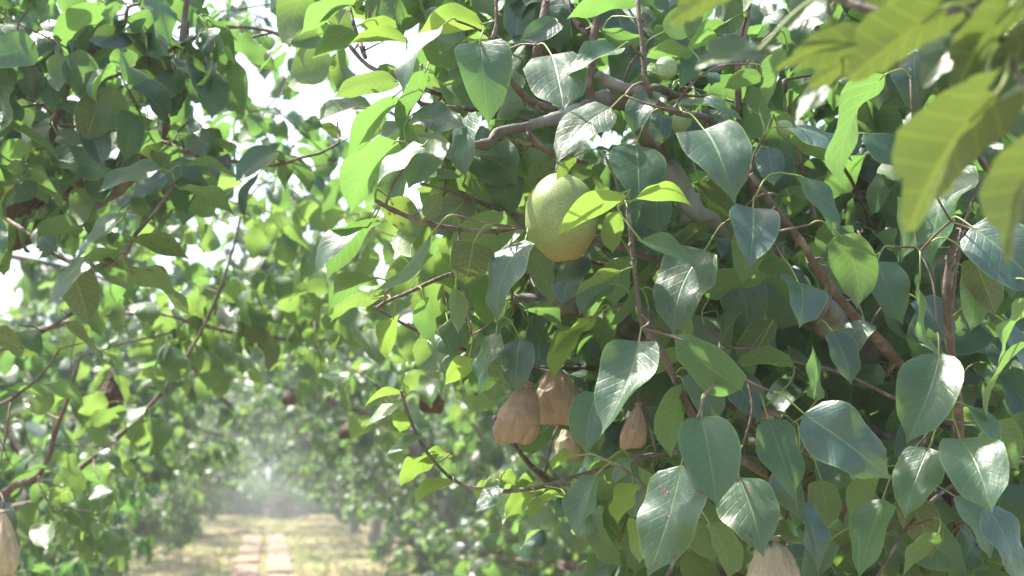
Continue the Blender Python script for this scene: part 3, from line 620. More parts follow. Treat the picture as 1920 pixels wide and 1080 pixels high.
B([(150, 670, 2.6, m(6, 2.6)), (130, 740, 2.6, m(9, 2.6)), (105, 810, 2.6, m(12, 2.6)), (75, 890, 2.6, m(13, 2.6)), (-50, 1010, 2.7, m(18, 2.6)), (lb + Vector((.05, 0, .7)), .03)], M_TWIG)
def m(px, d): return px * d / FPX / 2
LL = [
(222,62,322,162,56,U,0,2.0,3),(205,103,182,187,46,T,0,1.98,0),(165,48,138,120,32,T,0,2.0,0),(190,3,70,126,56,U,.12,2.0,0),(222,40,165,62,34,U,.3,1.98,0),(240,30,314,82,46,U,-.2,2.0,0),
(288,-8,322,88,52,T,0,1.97,0),(85,145,105,210,40,T,0,2.0,0),(113,193,172,222,30,T,-.12,2.0,0),(240,207,240,305,44,T,0,1.95,0),(278,222,240,258,32,U,.2,1.95,0),(-5,66,62,162,30,U,-.18,1.95,0),
(-5,232,110,328,34,U,-.22,1.95,0),(8,315,97,362,42,U,-.08,1.95,0),(108,252,168,272,38,T,0,2.05,0),(168,238,200,318,52,T,0,2.0,3),(337,133,298,198,56,T,0,2.02,0),(372,32,442,142,60,U,-.14,2.0,0),
(375,95,452,218,74,U,-.05,2.1,0),(335,113,390,198,34,T,-.12,2.0,3),(398,133,402,228,52,T,0,2.05,0),(440,72,522,137,56,U,0,2.05,0),(542,78,491,143,38,T,.1,2.0,0),(602,8,545,104,48,U,.1,2.0,0),
(435,268,372,302,52,U,.28,2.0,0),(380,240,400,300,56,U,0,2.1,3),(245,238,312,312,62,U,-.1,2.05,3),(305,318,198,364,36,T,.12,1.9,0),(312,325,250,372,44,T,0,1.95,3),(350,308,454,348,30,U,-.2,1.95,0),
(335,352,442,422,40,U,-.26,1.9,0),(520,283,448,343,54,T,0,1.95,0),(482,328,465,412,36,T,0,1.95,3),(515,280,530,364,42,U,0,1.97,0),(538,290,576,362,32,U,-.26,2.0,0),(236,398,150,492,50,T,.06,1.88,0),
(-20,408,12,497,58,T,-.05,1.85,0),(162,480,92,578,60,T,.1,1.88,0),(130,500,150,612,86,U,0,1.9,3),(70,442,158,440,32,U,-.35,1.95,0),(70,428,120,474,52,T,0,2.0,3),(163,478,242,502,46,U,-.28,1.9,0),
(180,498,244,548,48,U,0,1.92,0),(250,448,352,488,50,U,-.14,1.87,1),(237,498,345,597,58,U,-.06,1.86,1),(118,603,190,697,50,U,-.05,2.1,1),(160,572,186,634,34,U,0,2.1,2),(-22,622,64,667,50,U,-.1,2.1,1),
(34,623,86,667,28,T,0,2.1,0),(184,655,218,712,28,U,-.25,2.3,2),(18,728,84,768,28,U,-.36,2.3,0),(72,720,146,768,30,U,-.25,2.4,0),(310,712,246,716,40,U,.35,2.8,2),(60,772,106,736,40,U,0,2.4,2),
(-8,942,32,1012,52,T,0,2.2,3),(44,885,122,916,28,U,-.28,2.4,0),(106,848,142,898,38,U,-.1,2.6,2),(184,848,236,888,26,T,-.25,2.6,0),(98,948,158,1012,32,U,-.25,2.5,3),(215,830,165,800,34,U,-.3,2.7,2),
(330,395,345,330,30,U,0,2.0,0),(420,310,380,250,44,U,0,2.1,3),(10,150,60,30,80,T,0,2.1,3),(60,110,80,30,60,T,0,2.1,0),(30,190,5,90,70,T,0,2.15,3),(300,130,260,210,60,T,0,2.2,3),
(345,330,388,385,30,T,.1,2.0,0),(-10,130,50,240,66,U,0,2.15,0),(150,60,110,-30,50,U,0,2.1,0),(470,620,498,700,44,U,.1,3.0,3),(700,635,640,600,30,U,.2,3.0,2),(640,330,600,400,40,U,.1,2.6,0),(560,620,520,600,30,U,.2,3.1,2),
(640,255,600,232,28,U,.1,2.0,3),(600,225,568,250,32,T,0,2.0,0),
]
for h in LL: t2.hero_leaf(*h)
zone(t2, 112, (-250, 430), (-120, 320), (1.92, 3.0), lambda x, y, d: x < 400 - max(0, y) * .1, (4, 6), sc=.96)
zone(t2, 30, (-200, 320), (290, 450), (1.98, 2.7), None, (3, 5), sc=.86)
zone(t2, 30, (-250, 330), (560, 1000), (2.5, 3.6), lambda x, y, d: x < 380 - (y - 560) * .4, (3, 5), young=True)
zone(t2, 60, (300, 690), (330, 700), (2.9, 4.0), lambda x, y, d: x < 760 - abs(y - 520) * .3, (2, 4), young=True)
zone(t2, 26, (400, 620), (-40, 260), (2.2, 3.4), None, (2, 4), sc=.8)
zone(t2, 40, (120, 620), (200, 640), (2.9, 3.8), None, (3, 5))
zone(t2, 24, (-250, 260), (600, 1100), (2.6, 3.8), lambda x, y, d: x < 300 - (y - 560) * .3, (3, 5))
t2.finish(300)

# ------------------------------------------------------------------ orchard rows: grown trees
def grow(x, y, H, Rad, seed, label, group, nshoot=5, near=True, tunnel=True):
    rr = random.Random(seed); st = random.getstate(); random.seed(seed)
    loc = Vector((x, y, 0)); root = empty('pear_tree', loc, label, 'pear tree', group)
    fk = rr.uniform(.5, .75); lean = Vector((rr.uniform(-.12, .12), rr.uniform(-.12, .12), fk))
    g = Geo(); r0 = rr.uniform(.085, .115) * (1.3 if x > 0 else 1)
    tube(g, [Vector((0, 0, -.05)), Vector((0, 0, .08)), lean * .55, lean], [r0 * 1.35, r0, r0 * .85, r0 * .8], 10, 3, .3)
    link('trunk', g.build('trunk', M_BARK), root)
    tw = Geo(); shoots = []; nlimb = 6
    def ok(p):
        wx = x + p.x
        z = p.z
        if z < (.58 if x > 0 else .5) + .12 * math.sin(p.x * 3 + y): return False
        if not tunnel: return True
        z0_ = 1.15 if y < 19 else .9; lim = .8 if z < z0_ else (.8 - (z - z0_) * .9)
        s_ = 1 if x > 0 else -1
        return wx * s_ > lim
    for i in range(nlimb):
        az = i * 6.283 / nlimb + rr.uniform(-.35, .35); d = Vector((math.cos(az), math.sin(az), 0)); rd = Rad * rr.uniform(.75, 1.0) * (.5 if (y < 6 and d.x * x < -.1) else 1)
        hz = H * rr.uniform(.62, .8)
        pts = [lean, lean + d * rd * .25 + Vector((0, 0, .28)), lean + d * rd * .6 + Vector((0, 0, (hz - fk) * .5)), lean + d * rd * .9 + Vector((0, 0, (hz - fk) * .85)), lean + d * rd + Vector((0, 0, hz - fk + .1))]
        pts = [p + Vector([rr.gauss(0, .06) for _ in range(3)]) if j else p for j, p in enumerate(pts)]
        lk = (.22 if y < 6 else .4) if (d.x * x < .1 or d.y < -.3) else 1.0
        g = Geo(); tube(g, pts, [r0 * .6 * lk, r0 * .5 * lk, r0 * .38 * lk, r0 * .22 * lk, r0 * .1 * lk], 7, 3, .2); link('branch', g.build('branch', M_BARK), root)
        cp, cr = catmull(pts, [r0 * .6, r0 * .5, r0 * .38, r0 * .22, r0 * .1], 6)
        for j in range(8):
            k = rr.randrange(4, len(cp) - 1); p = cp[k]; a2 = az + rr.choice((-1, 1)) * rr.uniform(.5, 1.5)
            ln = rr.uniform(.5, 1.0) * Rad * .55; d2 = Vector((math.cos(a2), math.sin(a2), rr.uniform(-.25, .6)))
            sp = [p, p + d2 * ln * .5 + Vector((0, 0, .06)), p + d2 * ln + Vector((0, 0, rr.uniform(-.25, .2)))]
            if not ok(sp[-1]): continue
            tube(tw, sp, [r0 * .2, r0 * .14, r0 * .07], 5, 3)
            sc_, _ = catmull(sp, [1, 1, 1], 4)
            for s_ in range(nshoot):
                q = rr.choice(sc_[2:]); up = rr.random() < .35
                d3 = Vector((rr.gauss(0, 1), rr.gauss(0, 1), rr.uniform(-.5, .6) if not up else 2.6)).normalized(); l3 = rr.uniform(.25, .6)
                e = q + d3 * l3 + Vector((0, 0, -.10 * (not up)))
                if not ok(e): continue
                tube(tw, [q, q + d3 * l3 * .55, e], [.006, .0045, .0025], 4, 2); shoots.append((q, q + d3 * l3 * .55, e, up))
    fill = []
    for a, b_, c, up in shoots:
        ns = 6
        for k in range(ns):
            t = (k + rr.random()) / ns
            p = a * (1 - t) ** 2 + b_ * 2 * t * (1 - t) + c * t * t
            for q in range(rr.randint(4, 6) if not up else 3):
                fill.append((p + Vector([rr.gauss(0, .026) for _ in range(3)]), rr.uniform(0, 6.28), rr.uniform(-1.15, .25), rr.gauss(0, .7), rr.uniform(.75, 1.15)))
    random.setstate(st)
    link('twigs', tw.build('twigs', M_TWIG), root, kind='stuff')
    items = [(rr.randrange(10 if near else 8), leaf_matrix(p, az, pt, ro, sc)) for p, az, pt, ro, sc in fill if ok(p)]
    return root, items
def leafy(root, items, near, nparts):
    if near:
        def key(it):
            q = to_px(root.location + it[1].translation)
            return q[2] if q and -40 < q[0] < 1960 and -40 < q[1] < 1120 else 999
        items.sort(key=key)
        for k, M in items[:nparts]:
            kd = random.choice('nnnys'); me = tmesh(('m', k, kd), MID_T[k], [{'n': M_LEAF, 'y': M_YOUNG_LIT, 's': M_DARK}[kd], M_PET])
            o = link('leaf', me, root); o.matrix_local = M
        items = items[nparts:]
    n = len(items); c = int(n * (.38 if root.location.x < 0 else .5)); random.shuffle(items)  # share of young leaf colour raised to brighten crowns, standing in for sunlit leaves
    temps = MID_T if near else FAR_T
    link('foliage', join_leaves('foliage', temps, items[:c], [M_LEAF, M_PET]), root, kind='stuff')
    link('young_and_lit_foliage', join_leaves('young_and_lit_foliage', temps, items[c:], [M_YOUNG_LIT, M_PET]), root, kind='stuff')
ORD = ['second', 'third', 'fourth', 'fifth', 'sixth', 'seventh', 'eighth', 'ninth', 'tenth', 'eleventh', 'twelfth']
protos = []
for side, ys in ((-1, (5.0, 8.8, 12.6, 17)), (1, (5.6, 9.4, 13.4, 17.6))):
    for i, y in enumerate(ys):
        s_ = 'left' if side < 0 else 'right'
        root, items = grow(side * random.uniform(1.95, 2.2), y, ((3.15, 3.65, 3.85, 3.95) if side < 0 else (3.1, 3.4, 3.6, 3.7))[i], random.uniform(2.1, 2.35), 50 + i + (20 if side > 0 else 0),
            f'bushy pear tree, {ORD[i]} from the camera in the {s_} row beside the slab path', f'pear trees of the {s_} row', 8 if side < 0 else 7)
        leafy(root, items, True, 300)
# farther trees: copies of four grown ones
def copy_tree(src, x, y, rz, sc, label, group):
    o = src.copy(); COL.objects.link(o); o.location = (x, y, 0); o.rotation_euler = (0, 0, rz); o.scale = (sc, sc, sc); o['label'] = label; o['group'] = group
    for ch in src.children:
        c = ch.copy(); COL.objects.link(c); c.parent = o
    return o
far = []
for side in (-1, 1):
    for i, y in enumerate((22.2, 26.6, 31, 35.6, 40.4, 45.5)):
        s_ = 'left' if side < 0 else 'right'; lab = f'distant hazy pear tree, {ORD[i + 4]} from the camera in the {s_} row by the path'; gp = f'pear trees of the {s_} row'
        x = side * random.uniform(2.1, 2.4)
        if i < 2:
            root, items = grow(x, y, 3.7, 2.2, 90 + i + (side > 0) * 7, lab, gp, 7, False); leafy(root, items, False, 0); far.append((side, root))
        else:
            src = [r for s2, r in far if s2 == side][i % 2]
            copy_tree(src, x, y, R(random.uniform(-12, 12)), random.uniform(.95, 1.1), lab, gp)
root, items = grow(6.2, 9.5, 3.6, 2.3, 131, 'pear tree of the next row, glimpsed behind the nearest right tree', 'pear trees of the outer rows', 8, False, False); leafy(root, items, False, 0); outer = root
for x, y, lab in ((6.4, 14, 'second tree of the row beyond the right row, glimpsed between crowns'), (6.5, 19, 'third tree of the row beyond the right row, glimpsed between crowns'),
                  (6.3, 25, 'fourth tree of the row beyond the right row, glimpsed between crowns'), (6.4, 33, 'fifth tree of the row beyond the right row, glimpsed between crowns'),
                  (6.4, 42, 'farthest tree of the row beyond the right row, glimpsed between crowns'), (-6.4, 26, 'nearest tree of the row beyond the left row, glimpsed between crowns'),
                  (-6.4, 32, 'middle tree of the row beyond the left row, glimpsed between crowns'), (-6.3, 39, 'farthest tree of the row beyond the left row, glimpsed between crowns')):
    copy_tree(outer, x, y, random.uniform(0, 6.28), random.uniform(.95, 1.15), lab, 'pear trees of the outer rows')
names_end = ['leftmost of the trees closing the far end of the alley', 'left of centre tree closing the far end of the alley', 'middle tree closing the far end of the alley behind the brush pile', 'right of centre tree closing the far end of the alley', 'rightmost of the trees closing the far end of the alley']
for i in range(5):
    copy_tree(outer, -5.4 + i * 2.7, 53 + (i % 2) * 1.6, random.uniform(0, 6.28), 1.15, names_end[i], 'trees closing the alley')

# ------------------------------------------------------------------ little peach tree by the path
pt = empty('peach_tree', (-1.35, 7.8, 0), 'low peach tree with long narrow bright leaves drooping beside the path', 'peach tree')
g = Geo(); tube(g, [Vector((0, 0, -.05)), Vector((.02, 0, .3)), Vector((.05, 0, .55))], [.06, .05, .045], 9, 3, .2); link('trunk', g.build('trunk', M_RED), pt)
tw = Geo(); items = []
for i in range(40):
    az = random.uniform(0, 6.28); ln = random.uniform(.3, .92); up = random.uniform(.4, 1.45)
    a = Vector((.05, 0, .55)); c = a + Vector((math.cos(az) * ln, math.sin(az) * ln, up * .75)); b_ = (a + c) / 2 + Vector((0, 0, .25))
    tube(tw, [a, b_, c], [.012, .007, .003], 5, 4)
    for k in range(26):
        t = .3 + .7 * (k + random.random()) / 26; p = a * (1 - t) ** 2 + b_ * 2 * t * (1 - t) + c * t * t
        for _ in range(2): items.append((random.randrange(6), leaf_matrix(p, random.uniform(0, 6.28), random.uniform(-1.2, -.1), random.gauss(0, .4), random.uniform(.7, 1.15))))
link('twigs', tw.build('twigs', M_RED), pt, kind='stuff')
items.sort(key=lambda it: -it[1].translation.x)
for k, M in items[:300]:
    o = link('leaf', tmesh(('p', k), PEACH_T[k], [M_PEACH, M_PET]), pt); o.matrix_local = M
link('foliage', join_leaves('foliage', PEACH_T, items[300:], [M_PEACH, M_PET]), pt, kind='stuff')

# ------------------------------------------------------------------ low shrubs under the last trees
def shrub():
    root = empty('shrub', (-3.4, 50.0, 0), 'x', 'shrub', 'low shrubs at the far end of the alley'); tw = Geo(); it = []
    for i in range(34):
        a = random.uniform(0, 6.28); d = Vector((math.cos(a), math.sin(a), 0)); l = random.uniform(.2, 1.0); c = d * l + Vector((0, 0, random.uniform(.2, 1.1)))
        tube(tw, [Vector((0, 0, 0)), c * .5 + Vector((0, 0, .2)), c], [.02, .012, .005], 4, 2)
        for k in range(60):
            t = .25 + .75 * random.random(); p = c * t + Vector([random.gauss(0, .14) for _ in range(3)]); p.z = max(.03, p.z)
            it.append((random.randrange(8), leaf_matrix(p, random.uniform(0, 6.28), random.uniform(-1.1, .3), random.gauss(0, .5), 1.1)))
    link('twigs', tw.build('twigs', M_TWIG), root, kind='stuff'); link('foliage', join_leaves('foliage', FAR_T, it, [M_LEAF, M_PET]), root, kind='stuff')
    return root
sh = shrub(); sh['label'] = 'leftmost low dark shrub under the trees closing the alley'
for x, y, lab in ((-2.2, 50.8, 'second low dark shrub from the left at the alley end'), (-1.1, 50.2, 'low dark shrub just left of the middle of the alley end'), (.05, 50.9, 'low dark shrub behind the brush pile, in the middle of the alley end'),
                  (1.2, 50.3, 'low dark shrub just right of the brush pile'), (2.3, 50.7, 'second low dark shrub from the right at the alley end'), (3.4, 50.1, 'rightmost low dark shrub under the trees closing the alley')):
    copy_tree(sh, x, y, random.uniform(0, 6), random.uniform(.9, 1.2), lab, 'low shrubs at the far end of the alley')

# ------------------------------------------------------------------ brush pile at the alley's end
g = Geo()
for i in range(150):
    a = random.uniform(0, 6.28); r = abs(random.gauss(0, .45)); z = max(.05, .8 - r * .8) * random.random()
    p = Vector((math.cos(a) * r, math.sin(a) * r, z)); d = Vector((random.gauss(0, 1), random.gauss(0, 1), random.gauss(0, .25))).normalized() * random.uniform(.25, .5)
    q0, q1 = p - d, p + d; q0.z = max(.01, q0.z); q1.z = max(.01, q1.z)
    tube(g, [q0, p + Vector((0, 0, .06)), q1], [.012, .016, .007], 5, 2)
o = tag(link('brush_pile', g.build('brush_pile', M_BARK), None, (.45, 46.5, 0)), 'grey heap of pruned branches at the far end of the alley', 'brush pile')

# ------------------------------------------------------------------ the ripe pear
def pear_material():
    m_, nt, out = new_mat('pear_skin'); b = NB(nt)
    tc = b.n('ShaderNodeTexCoord').outputs['Object']; z = b.n('ShaderNodeSeparateXYZ', _0=tc).outputs
    n1 = b.n('ShaderNodeTexNoise', _0=tc); n1.inputs['Scale'].default_value = 45; n1.inputs['Detail'].default_value = 5
    v = b.n('ShaderNodeTexVoronoi', _0=tc); v.inputs['Scale'].default_value = 640
    v2 = b.n('ShaderNodeTexVoronoi', _0=tc); v2.inputs['Scale'].default_value = 330
    c = b.mix(b.ramp(n1.outputs[0], .3, .7), (.235, .305, .115), (.19, .25, .085))
    c = b.mix(b.math('MULTIPLY', b.math('SUBTRACT', 1.0, b.ramp(v.outputs['Distance'], .22, .45)), .75), c, (.11, .085, .02))
    c = b.mix(b.math('MULTIPLY', b.math('SUBTRACT', 1.0, b.ramp(v2.outputs['Distance'], .10, .2)), .6), c, (.26, .13, .05))
    bl = b.ramp(b.math('ADD', b.math('MULTIPLY', z[2], -12.0), b.math('ADD', b.math('MULTIPLY', z[0], 6.0), b.math('MULTIPLY', n1.outputs[0], .5))), .45, .95)
    c = b.mix(b.math('MULTIPLY', bl, .6), c, (.36, .17, .09))
    bp = b.n('ShaderNodeBump', _0=.15, _1=.0004); nt.links.new(v.outputs['Distance'], bp.inputs['Height'])
    p = b.n('ShaderNodeBsdfPrincipled', Base_Color=c, Roughness=.5, Normal=bp.outputs[0]); p.inputs['Specular IOR Level'].default_value = .4
    p.inputs['Subsurface Weight'].default_value = .12; p.inputs['Subsurface Radius'].default_value = (.01, .008, .003); p.inputs['Subsurface Scale'].default_value = .4
    nt.links.new(p.outputs[0], out.inputs[0]); return m_
M_PEAR = pear_material()
def fruit_mesh(prof, k, lump=.03, seed=0, n=48):
    V, F = [], []; m_ = len(prof)
    for i, (z, r) in enumerate(prof):
        for j in range(n):
            a = 6.283185 * j / n; d = Vector((math.cos(a), math.sin(a), 0))
            q = 1 + lump * noise.noise(Vector((d.x * 1.3, d.y * 1.3, z * .02 + seed))) * 2
            V.append((d.x * r * q * k, d.y * r * q * k, z * k))
    for i in range(m_ - 1):
        for j in range(n):
            a, c = i * n + j, i * n + (j + 1) % n; F.append((a, c, c + n, a + n))
    F.append(tuple(range(n))[::-1]); F.append(tuple((m_ - 1) * n + j for j in range(n)))
    return mesh('pear', V, F, M_PEAR)
def interp(pts, n):
    xs = [p[0] for p in pts]; ys = [p[1] for p in pts]; T_ = np.linspace(0, 1, n); out, _ = catmull([Vector((a, b_, 0)) for a, b_ in pts], [1] * len(pts), 4)
    return [(v.x, max(.3, v.y)) for v in out]
# z, radius in photograph pixels, from the calyx end up
prof = interp([(-70, .5), (-74, 6), (-80, 12), (-82, 18), (-78, 27), (-68, 38), (-50, 53), (-30, 64), (-8, 69), (14, 68), (36, 62), (54, 52), (68, 39), (78, 24), (83, 12), (80, 6), (76, .5)], 40)
kk = 1.47 / FPX
pearloc = P(1053, 408, 1.47)
pear = tag(link('pear', fruit_mesh(prof, kk, .025, 3, 64), None, pearloc), 'large ripe yellow green speckled pear hanging in the middle of the picture', 'pear')
pear.rotation_euler = (CR.to_euler().x - R(90) , R(-6), R(-9.8))
g = Geo(); tube(g, [Vector((0, 0, 76 * kk)), Vector((0, .001, 88 * kk)), Vector((.003, .012, 108 * kk)), Vector((.008, .03, 125 * kk))], [.0022, .0016, .0015, .0022], 7, 3); link('stem', g.build('stem', M_TWIG), pear)
g = Geo()
for i in range(5):
    a = i * 1.2566; d = Vector((math.cos(a), math.sin(a), 0)); tube(g, [d * 3 * kk + Vector((0, 0, -72 * kk)), d * 6 * kk + Vector((0, 0, -80 * kk)), d * 11 * kk + Vector((0, 0, -82 * kk))], [.0014, .001, .0004], 4, 1)
link('calyx', g.build('calyx', M_RED), pear)
# small unripe fruitlets
M_FRUIT = simple('fruitlet_skin', (.22, .30, .14), .5, (.18, .25, .11), 200, .1)
def fruitlet(x, y, d, ln, lab, tilt):
    k = d / FPX; p = interp([(-.5, .02), (-.5, .12), (-.44, .27), (-.25, .40), (0, .42), (.25, .30), (.42, .14), (.5, .02)], 10)
    V, F, n = [], [], 20
    for z, r in [(a * ln, b_ * ln) for a, b_ in [(q[0], min(q[1], .42)) for q in [(v[0], v[1] if v[1] != .3 else .02) for v in p]]]:
        for j in range(n): a = 6.283185 * j / n; V.append((math.cos(a) * r * k, math.sin(a) * r * k, z * k))
    # recompute the radius properly (interp floors it at .3)
    zs = [q[0] for q in p]; pr = [(-.5, .02), (-.47, .16), (-.36, .33), (-.15, .42), (.08, .40), (.28, .27), (.42, .13), (.5, .03)]
    V = []
    for z, r in pr:
        for j in range(n): a = 6.283185 * j / n; V.append((math.cos(a) * r * ln * k, math.sin(a) * r * ln * k, z * ln * k))
    for i in range(len(pr) - 1):
        for j in range(n): a, c = i * n + j, i * n + (j + 1) % n; F.append((a, c, c + n, a + n))
    F.append(tuple(range(n))[::-1])
    c = P(x, y, d)
    o = tag(link('fruitlet', mesh('fruitlet', V, F, M_FRUIT), None, c), lab, 'young pear', 'small unripe pears'); o.rotation_euler = tilt
    q, _ = t1.nearest(c); up = Matrix.Rotation(0, 3, 'X'); e = o.rotation_euler.to_matrix()
    top = e @ Vector((0, 0, .5 * ln * k)); g = Geo()
    tube(g, [Vector((0, 0, .46 * ln * k)), e.transposed() @ (top * 1.5 + Vector((0, 0, .006))), e.transposed() @ (q - c)], [.0012, .0009, .001], 5, 3); link('stem', g.build('stem', M_PET), o)
fruitlet(1247, 130, 1.46, 52, 'pale green unripe pear hanging from the reddish twig right of the heart shaped leaf', (R(150), R(40), 0))
fruitlet(1278, 228, 1.58, 46, 'dull green unripe pear half hidden behind the reddish twig fork', (R(20), R(70), 0))
fruitlet(1470, 240, 1.56, 38, 'light grey green unripe pear among stalks under the blurred lobed leaves', (R(10), R(-60), 0))

# ------------------------------------------------------------------ paper bags round the growing fruit
def paper(name, c1, c2):
    m_, nt, out = new_mat(name); b = NB(nt)
    tc = b.n('ShaderNodeTexCoord').outputs['Object']
    n1 = b.n('ShaderNodeTexNoise', _0=tc); n1.inputs['Scale'].default_value = 55; n1.inputs['Detail'].default_value = 4
    wv = b.n('ShaderNodeTexNoise', _0=b.n('ShaderNodeMapping', Vector=tc, Scale=(1.0, 1.0, .45)).outputs[0]); wv.inputs['Scale'].default_value = 42; wv.inputs['Detail'].default_value = 2; wv.inputs['Distortion'].default_value = 1.2
    rid = b.math('ABSOLUTE', b.math('SUBTRACT', wv.outputs[0], .5))
    c = b.mix(b.ramp(n1.outputs[0], .3, .7), c1, c2)
    c = b.mix(b.math('MULTIPLY', b.math('SUBTRACT', 1.0, b.ramp(rid, 0.0, .02)), .16), c, tuple(min(1, q * 1.7 + .1) for q in c1))
    h = b.math('ADD', b.math('MULTIPLY', b.math('MINIMUM', rid, .06), 9.0), b.math('MULTIPLY', n1.outputs[0], .4))
    bp = b.n('ShaderNodeBump', _0=.5, _1=.004); nt.links.new(h, bp.inputs['Height'])
    p = b.n('ShaderNodeBsdfPrincipled', Base_Color=c, Roughness=.55, Normal=bp.outputs[0]); p.inputs['Specular IOR Level'].default_value = .4
    t = b.n('ShaderNodeBsdfTranslucent', Color=(c2[0] * 1.1, c2[1] * 1.1, c2[2], 1)); mx = b.n('ShaderNodeMixShader', _0=.38, _1=p.outputs[0], _2=t.outputs[0])
    nt.links.new(mx.outputs[0], out.inputs[0]); return m_
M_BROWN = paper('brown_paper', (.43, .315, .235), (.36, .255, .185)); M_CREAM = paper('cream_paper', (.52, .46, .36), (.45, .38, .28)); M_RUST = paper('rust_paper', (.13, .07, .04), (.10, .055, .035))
def bag(x0, y0, x1, y1, d, mat, lab, tree, flat=.7, tilt=0.0, square=.4, seed=0, rz=0.0, rise=.75):
    k = d / FPX; w, h = (x1 - x0) * k, (y1 - y0) * k; c = P((x0 + x1) / 2, y0, d); n, mrow = 56, 36
    V, F = [], []
    for i in range(mrow + 1):
        t = i / mrow
        if t < .12: r = .13 - .05 * math.sin(t / .12 * math.pi)          # gathered neck above the tie
        else: r = .11 + .36 * min(1, (t - .12) / .48) ** rise
        if t > .8: r *= 1 - (.12 + .25 * (1 - square)) * ((t - .8) / .2) ** 2
        th = flat * (1 - .88 * t ** (3.5 + square * 2))                    # flattens towards the bottom seam
        for j in range(n):
            a = 6.283185 * j / n; cx, sy = math.cos(a), math.sin(a)
            pleat = .11 * math.cos(a * 9 + seed + 1.5 * t) * max(0, 1 - t * 1.9) * (1 if t > .1 else .6)
            q = 1 + pleat + .16 * noise.noise(Vector((cx * 1.5 + seed, sy * 1.5, t * 2.6))) + .26 * (.2 - abs(noise.noise(Vector((cx * 2.2 + t, sy * 2.2 + seed, t * 4)))))
            zz = -t * h + .05 * h * t * noise.noise(Vector((cx * 2.2, sy * 2, seed * 3))) + .05 * h * t * cx * math.sin(seed * 2)
            V.append((cx * r * q * w, sy * r * q * w * th + .05 * w * t * noise.noise(Vector((cx * 3, t * 5, seed))), zz))
    for i in range(mrow):
        for j in range(n): a, b_ = i * n + j, i * n + (j + 1) % n; F.append((a, a + n, b_ + n, b_))
    F.append(tuple(mrow * n + j for j in range(n))[::-1])
    root = empty('fruit_bag', c, lab, 'paper bag', 'paper bags over the ripening pears'); root.rotation_euler = (0, tilt, rz - R(9.8))
    link('paper_sleeve', mesh('paper_sleeve', V, F, mat), root)
    g = Geo(); rr_ = w * .13
    tube(g, [Vector((math.cos(a) * rr_, math.sin(a) * rr_ * flat, -.05 * h)) for a in [q * .7 for q in range(10)]], [.0012] * 10, 5, 2); link('wire_tie', g.build('wire_tie', M_BARK), root)
    q, _ = tree.nearest(c) if tree else (c + Vector((0, .05, .12)), 0)
    mt = root.rotation_euler.to_matrix().transposed(); g = Geo()
    tube(g, [Vector((0, 0, -.04 * h)), Vector((0, 0, .012)), mt @ ((q - c) * .6 + Vector((0, 0, .01))), mt @ (q - c)], [.002, .0018, .0018, .0022], 6, 3); link('stem', g.build('stem', M_TWIG), root)
bag(948, 716, 1034, 834, 1.66, M_BROWN, 'wide crumpled peach brown paper bag below the pear', t1, .8, R(14), .3, 1, rise=.5)
bag(992, 684, 1088, 796, 1.72, M_BROWN, 'squared brown paper bag touching the crumpled one on its right', t1, .55, R(-3), 1.0, 2, rise=.45)
bag(1040, 782, 1098, 862, 1.98, M_CREAM, 'dull greyish tan paper bag lower right of the two brown bags', t1, .7, 0, .9, 3)
bag(1172, 755, 1222, 842, 1.68, M_BROWN, 'narrow tan paper bag hanging under the grey bark knot', t1, .8, R(10), .1, 4)
bag(1396, 1004, 1504, 1150, 1.46, M_CREAM, 'cream paper bag with a gathered neck cut by the bottom edge', t1, .9, 0, .2, 5, rise=.4)
bag(-30, 955, 42, 1075, 2.15, M_CREAM, 'whitish paper bag at the lower left corner under a curled leaf', t2, .8, 0, .2, 6)
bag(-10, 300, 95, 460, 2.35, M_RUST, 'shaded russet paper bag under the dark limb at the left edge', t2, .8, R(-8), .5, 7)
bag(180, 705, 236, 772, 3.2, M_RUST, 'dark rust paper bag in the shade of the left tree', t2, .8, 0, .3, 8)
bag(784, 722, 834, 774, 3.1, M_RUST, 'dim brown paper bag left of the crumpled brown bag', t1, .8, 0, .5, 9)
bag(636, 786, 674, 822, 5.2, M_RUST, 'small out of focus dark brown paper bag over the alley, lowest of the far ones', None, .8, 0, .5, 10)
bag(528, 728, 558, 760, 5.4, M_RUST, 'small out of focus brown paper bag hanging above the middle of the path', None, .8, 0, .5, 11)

# ------------------------------------------------------------------ lobed-leaf tree close to the camera, top right
def lobed_leaf(L, Wd, seed):
    rr = random.Random(seed); n = 84; rings = (.34, .68, 1.0); V = [Vector((0, L * .35, 0))]; UV = [(.5, .35)]; F = []
    lob = [(0, 1.0, .42), (.95, .86, .40), (-.95, .86, .40), (1.9, .74, .42), (-1.9, .74, .42)]
    ph = rr.uniform(0, 6); fold = rr.uniform(.1, .3); arc = rr.uniform(.15, .7)
    for q in rings:
        for j in range(n):
            a = -math.pi + 2 * math.pi * j / n
            r = .70
            for c, ht, wd in lob: r = max(r, .70 + (ht - .70) * math.exp(-((a - c) / wd) ** 2))
            if abs(a) > 2.7: r *= .62
            r *= 1 + .075 * ((j % 7) / 7 - .5)
            x, y = math.sin(a) * r * Wd * .5 * q, L * .35 + math.cos(a) * r * L * .66 * q
            z = fold * abs(x) - arc * (y - L * .3) ** 2 / L * .6 + .04 * L * q * math.sin(3 * a + ph)
            V.append(Vector((x, y, z))); UV.append((.5 + x / Wd * .8, max(0, min(1, y / L))))
    for j in range(n):
        F.append((0, 1 + (j + 1) % n, 1 + j))
        for k in range(2):
            a, b_ = 1 + k * n + j, 1 + k * n + (j + 1) % n; F.append((a, b_, b_ + n, a + n))
    return V, F, UV
mroot = P(2650, 900, .95); mroot.z = 0
t3 = Tree(empty('maple_tree', mroot, 'out of focus lobed leaf tree hanging into the top right corner close to the camera', 'maple tree'))
mtop = P(2500, -450, .9)
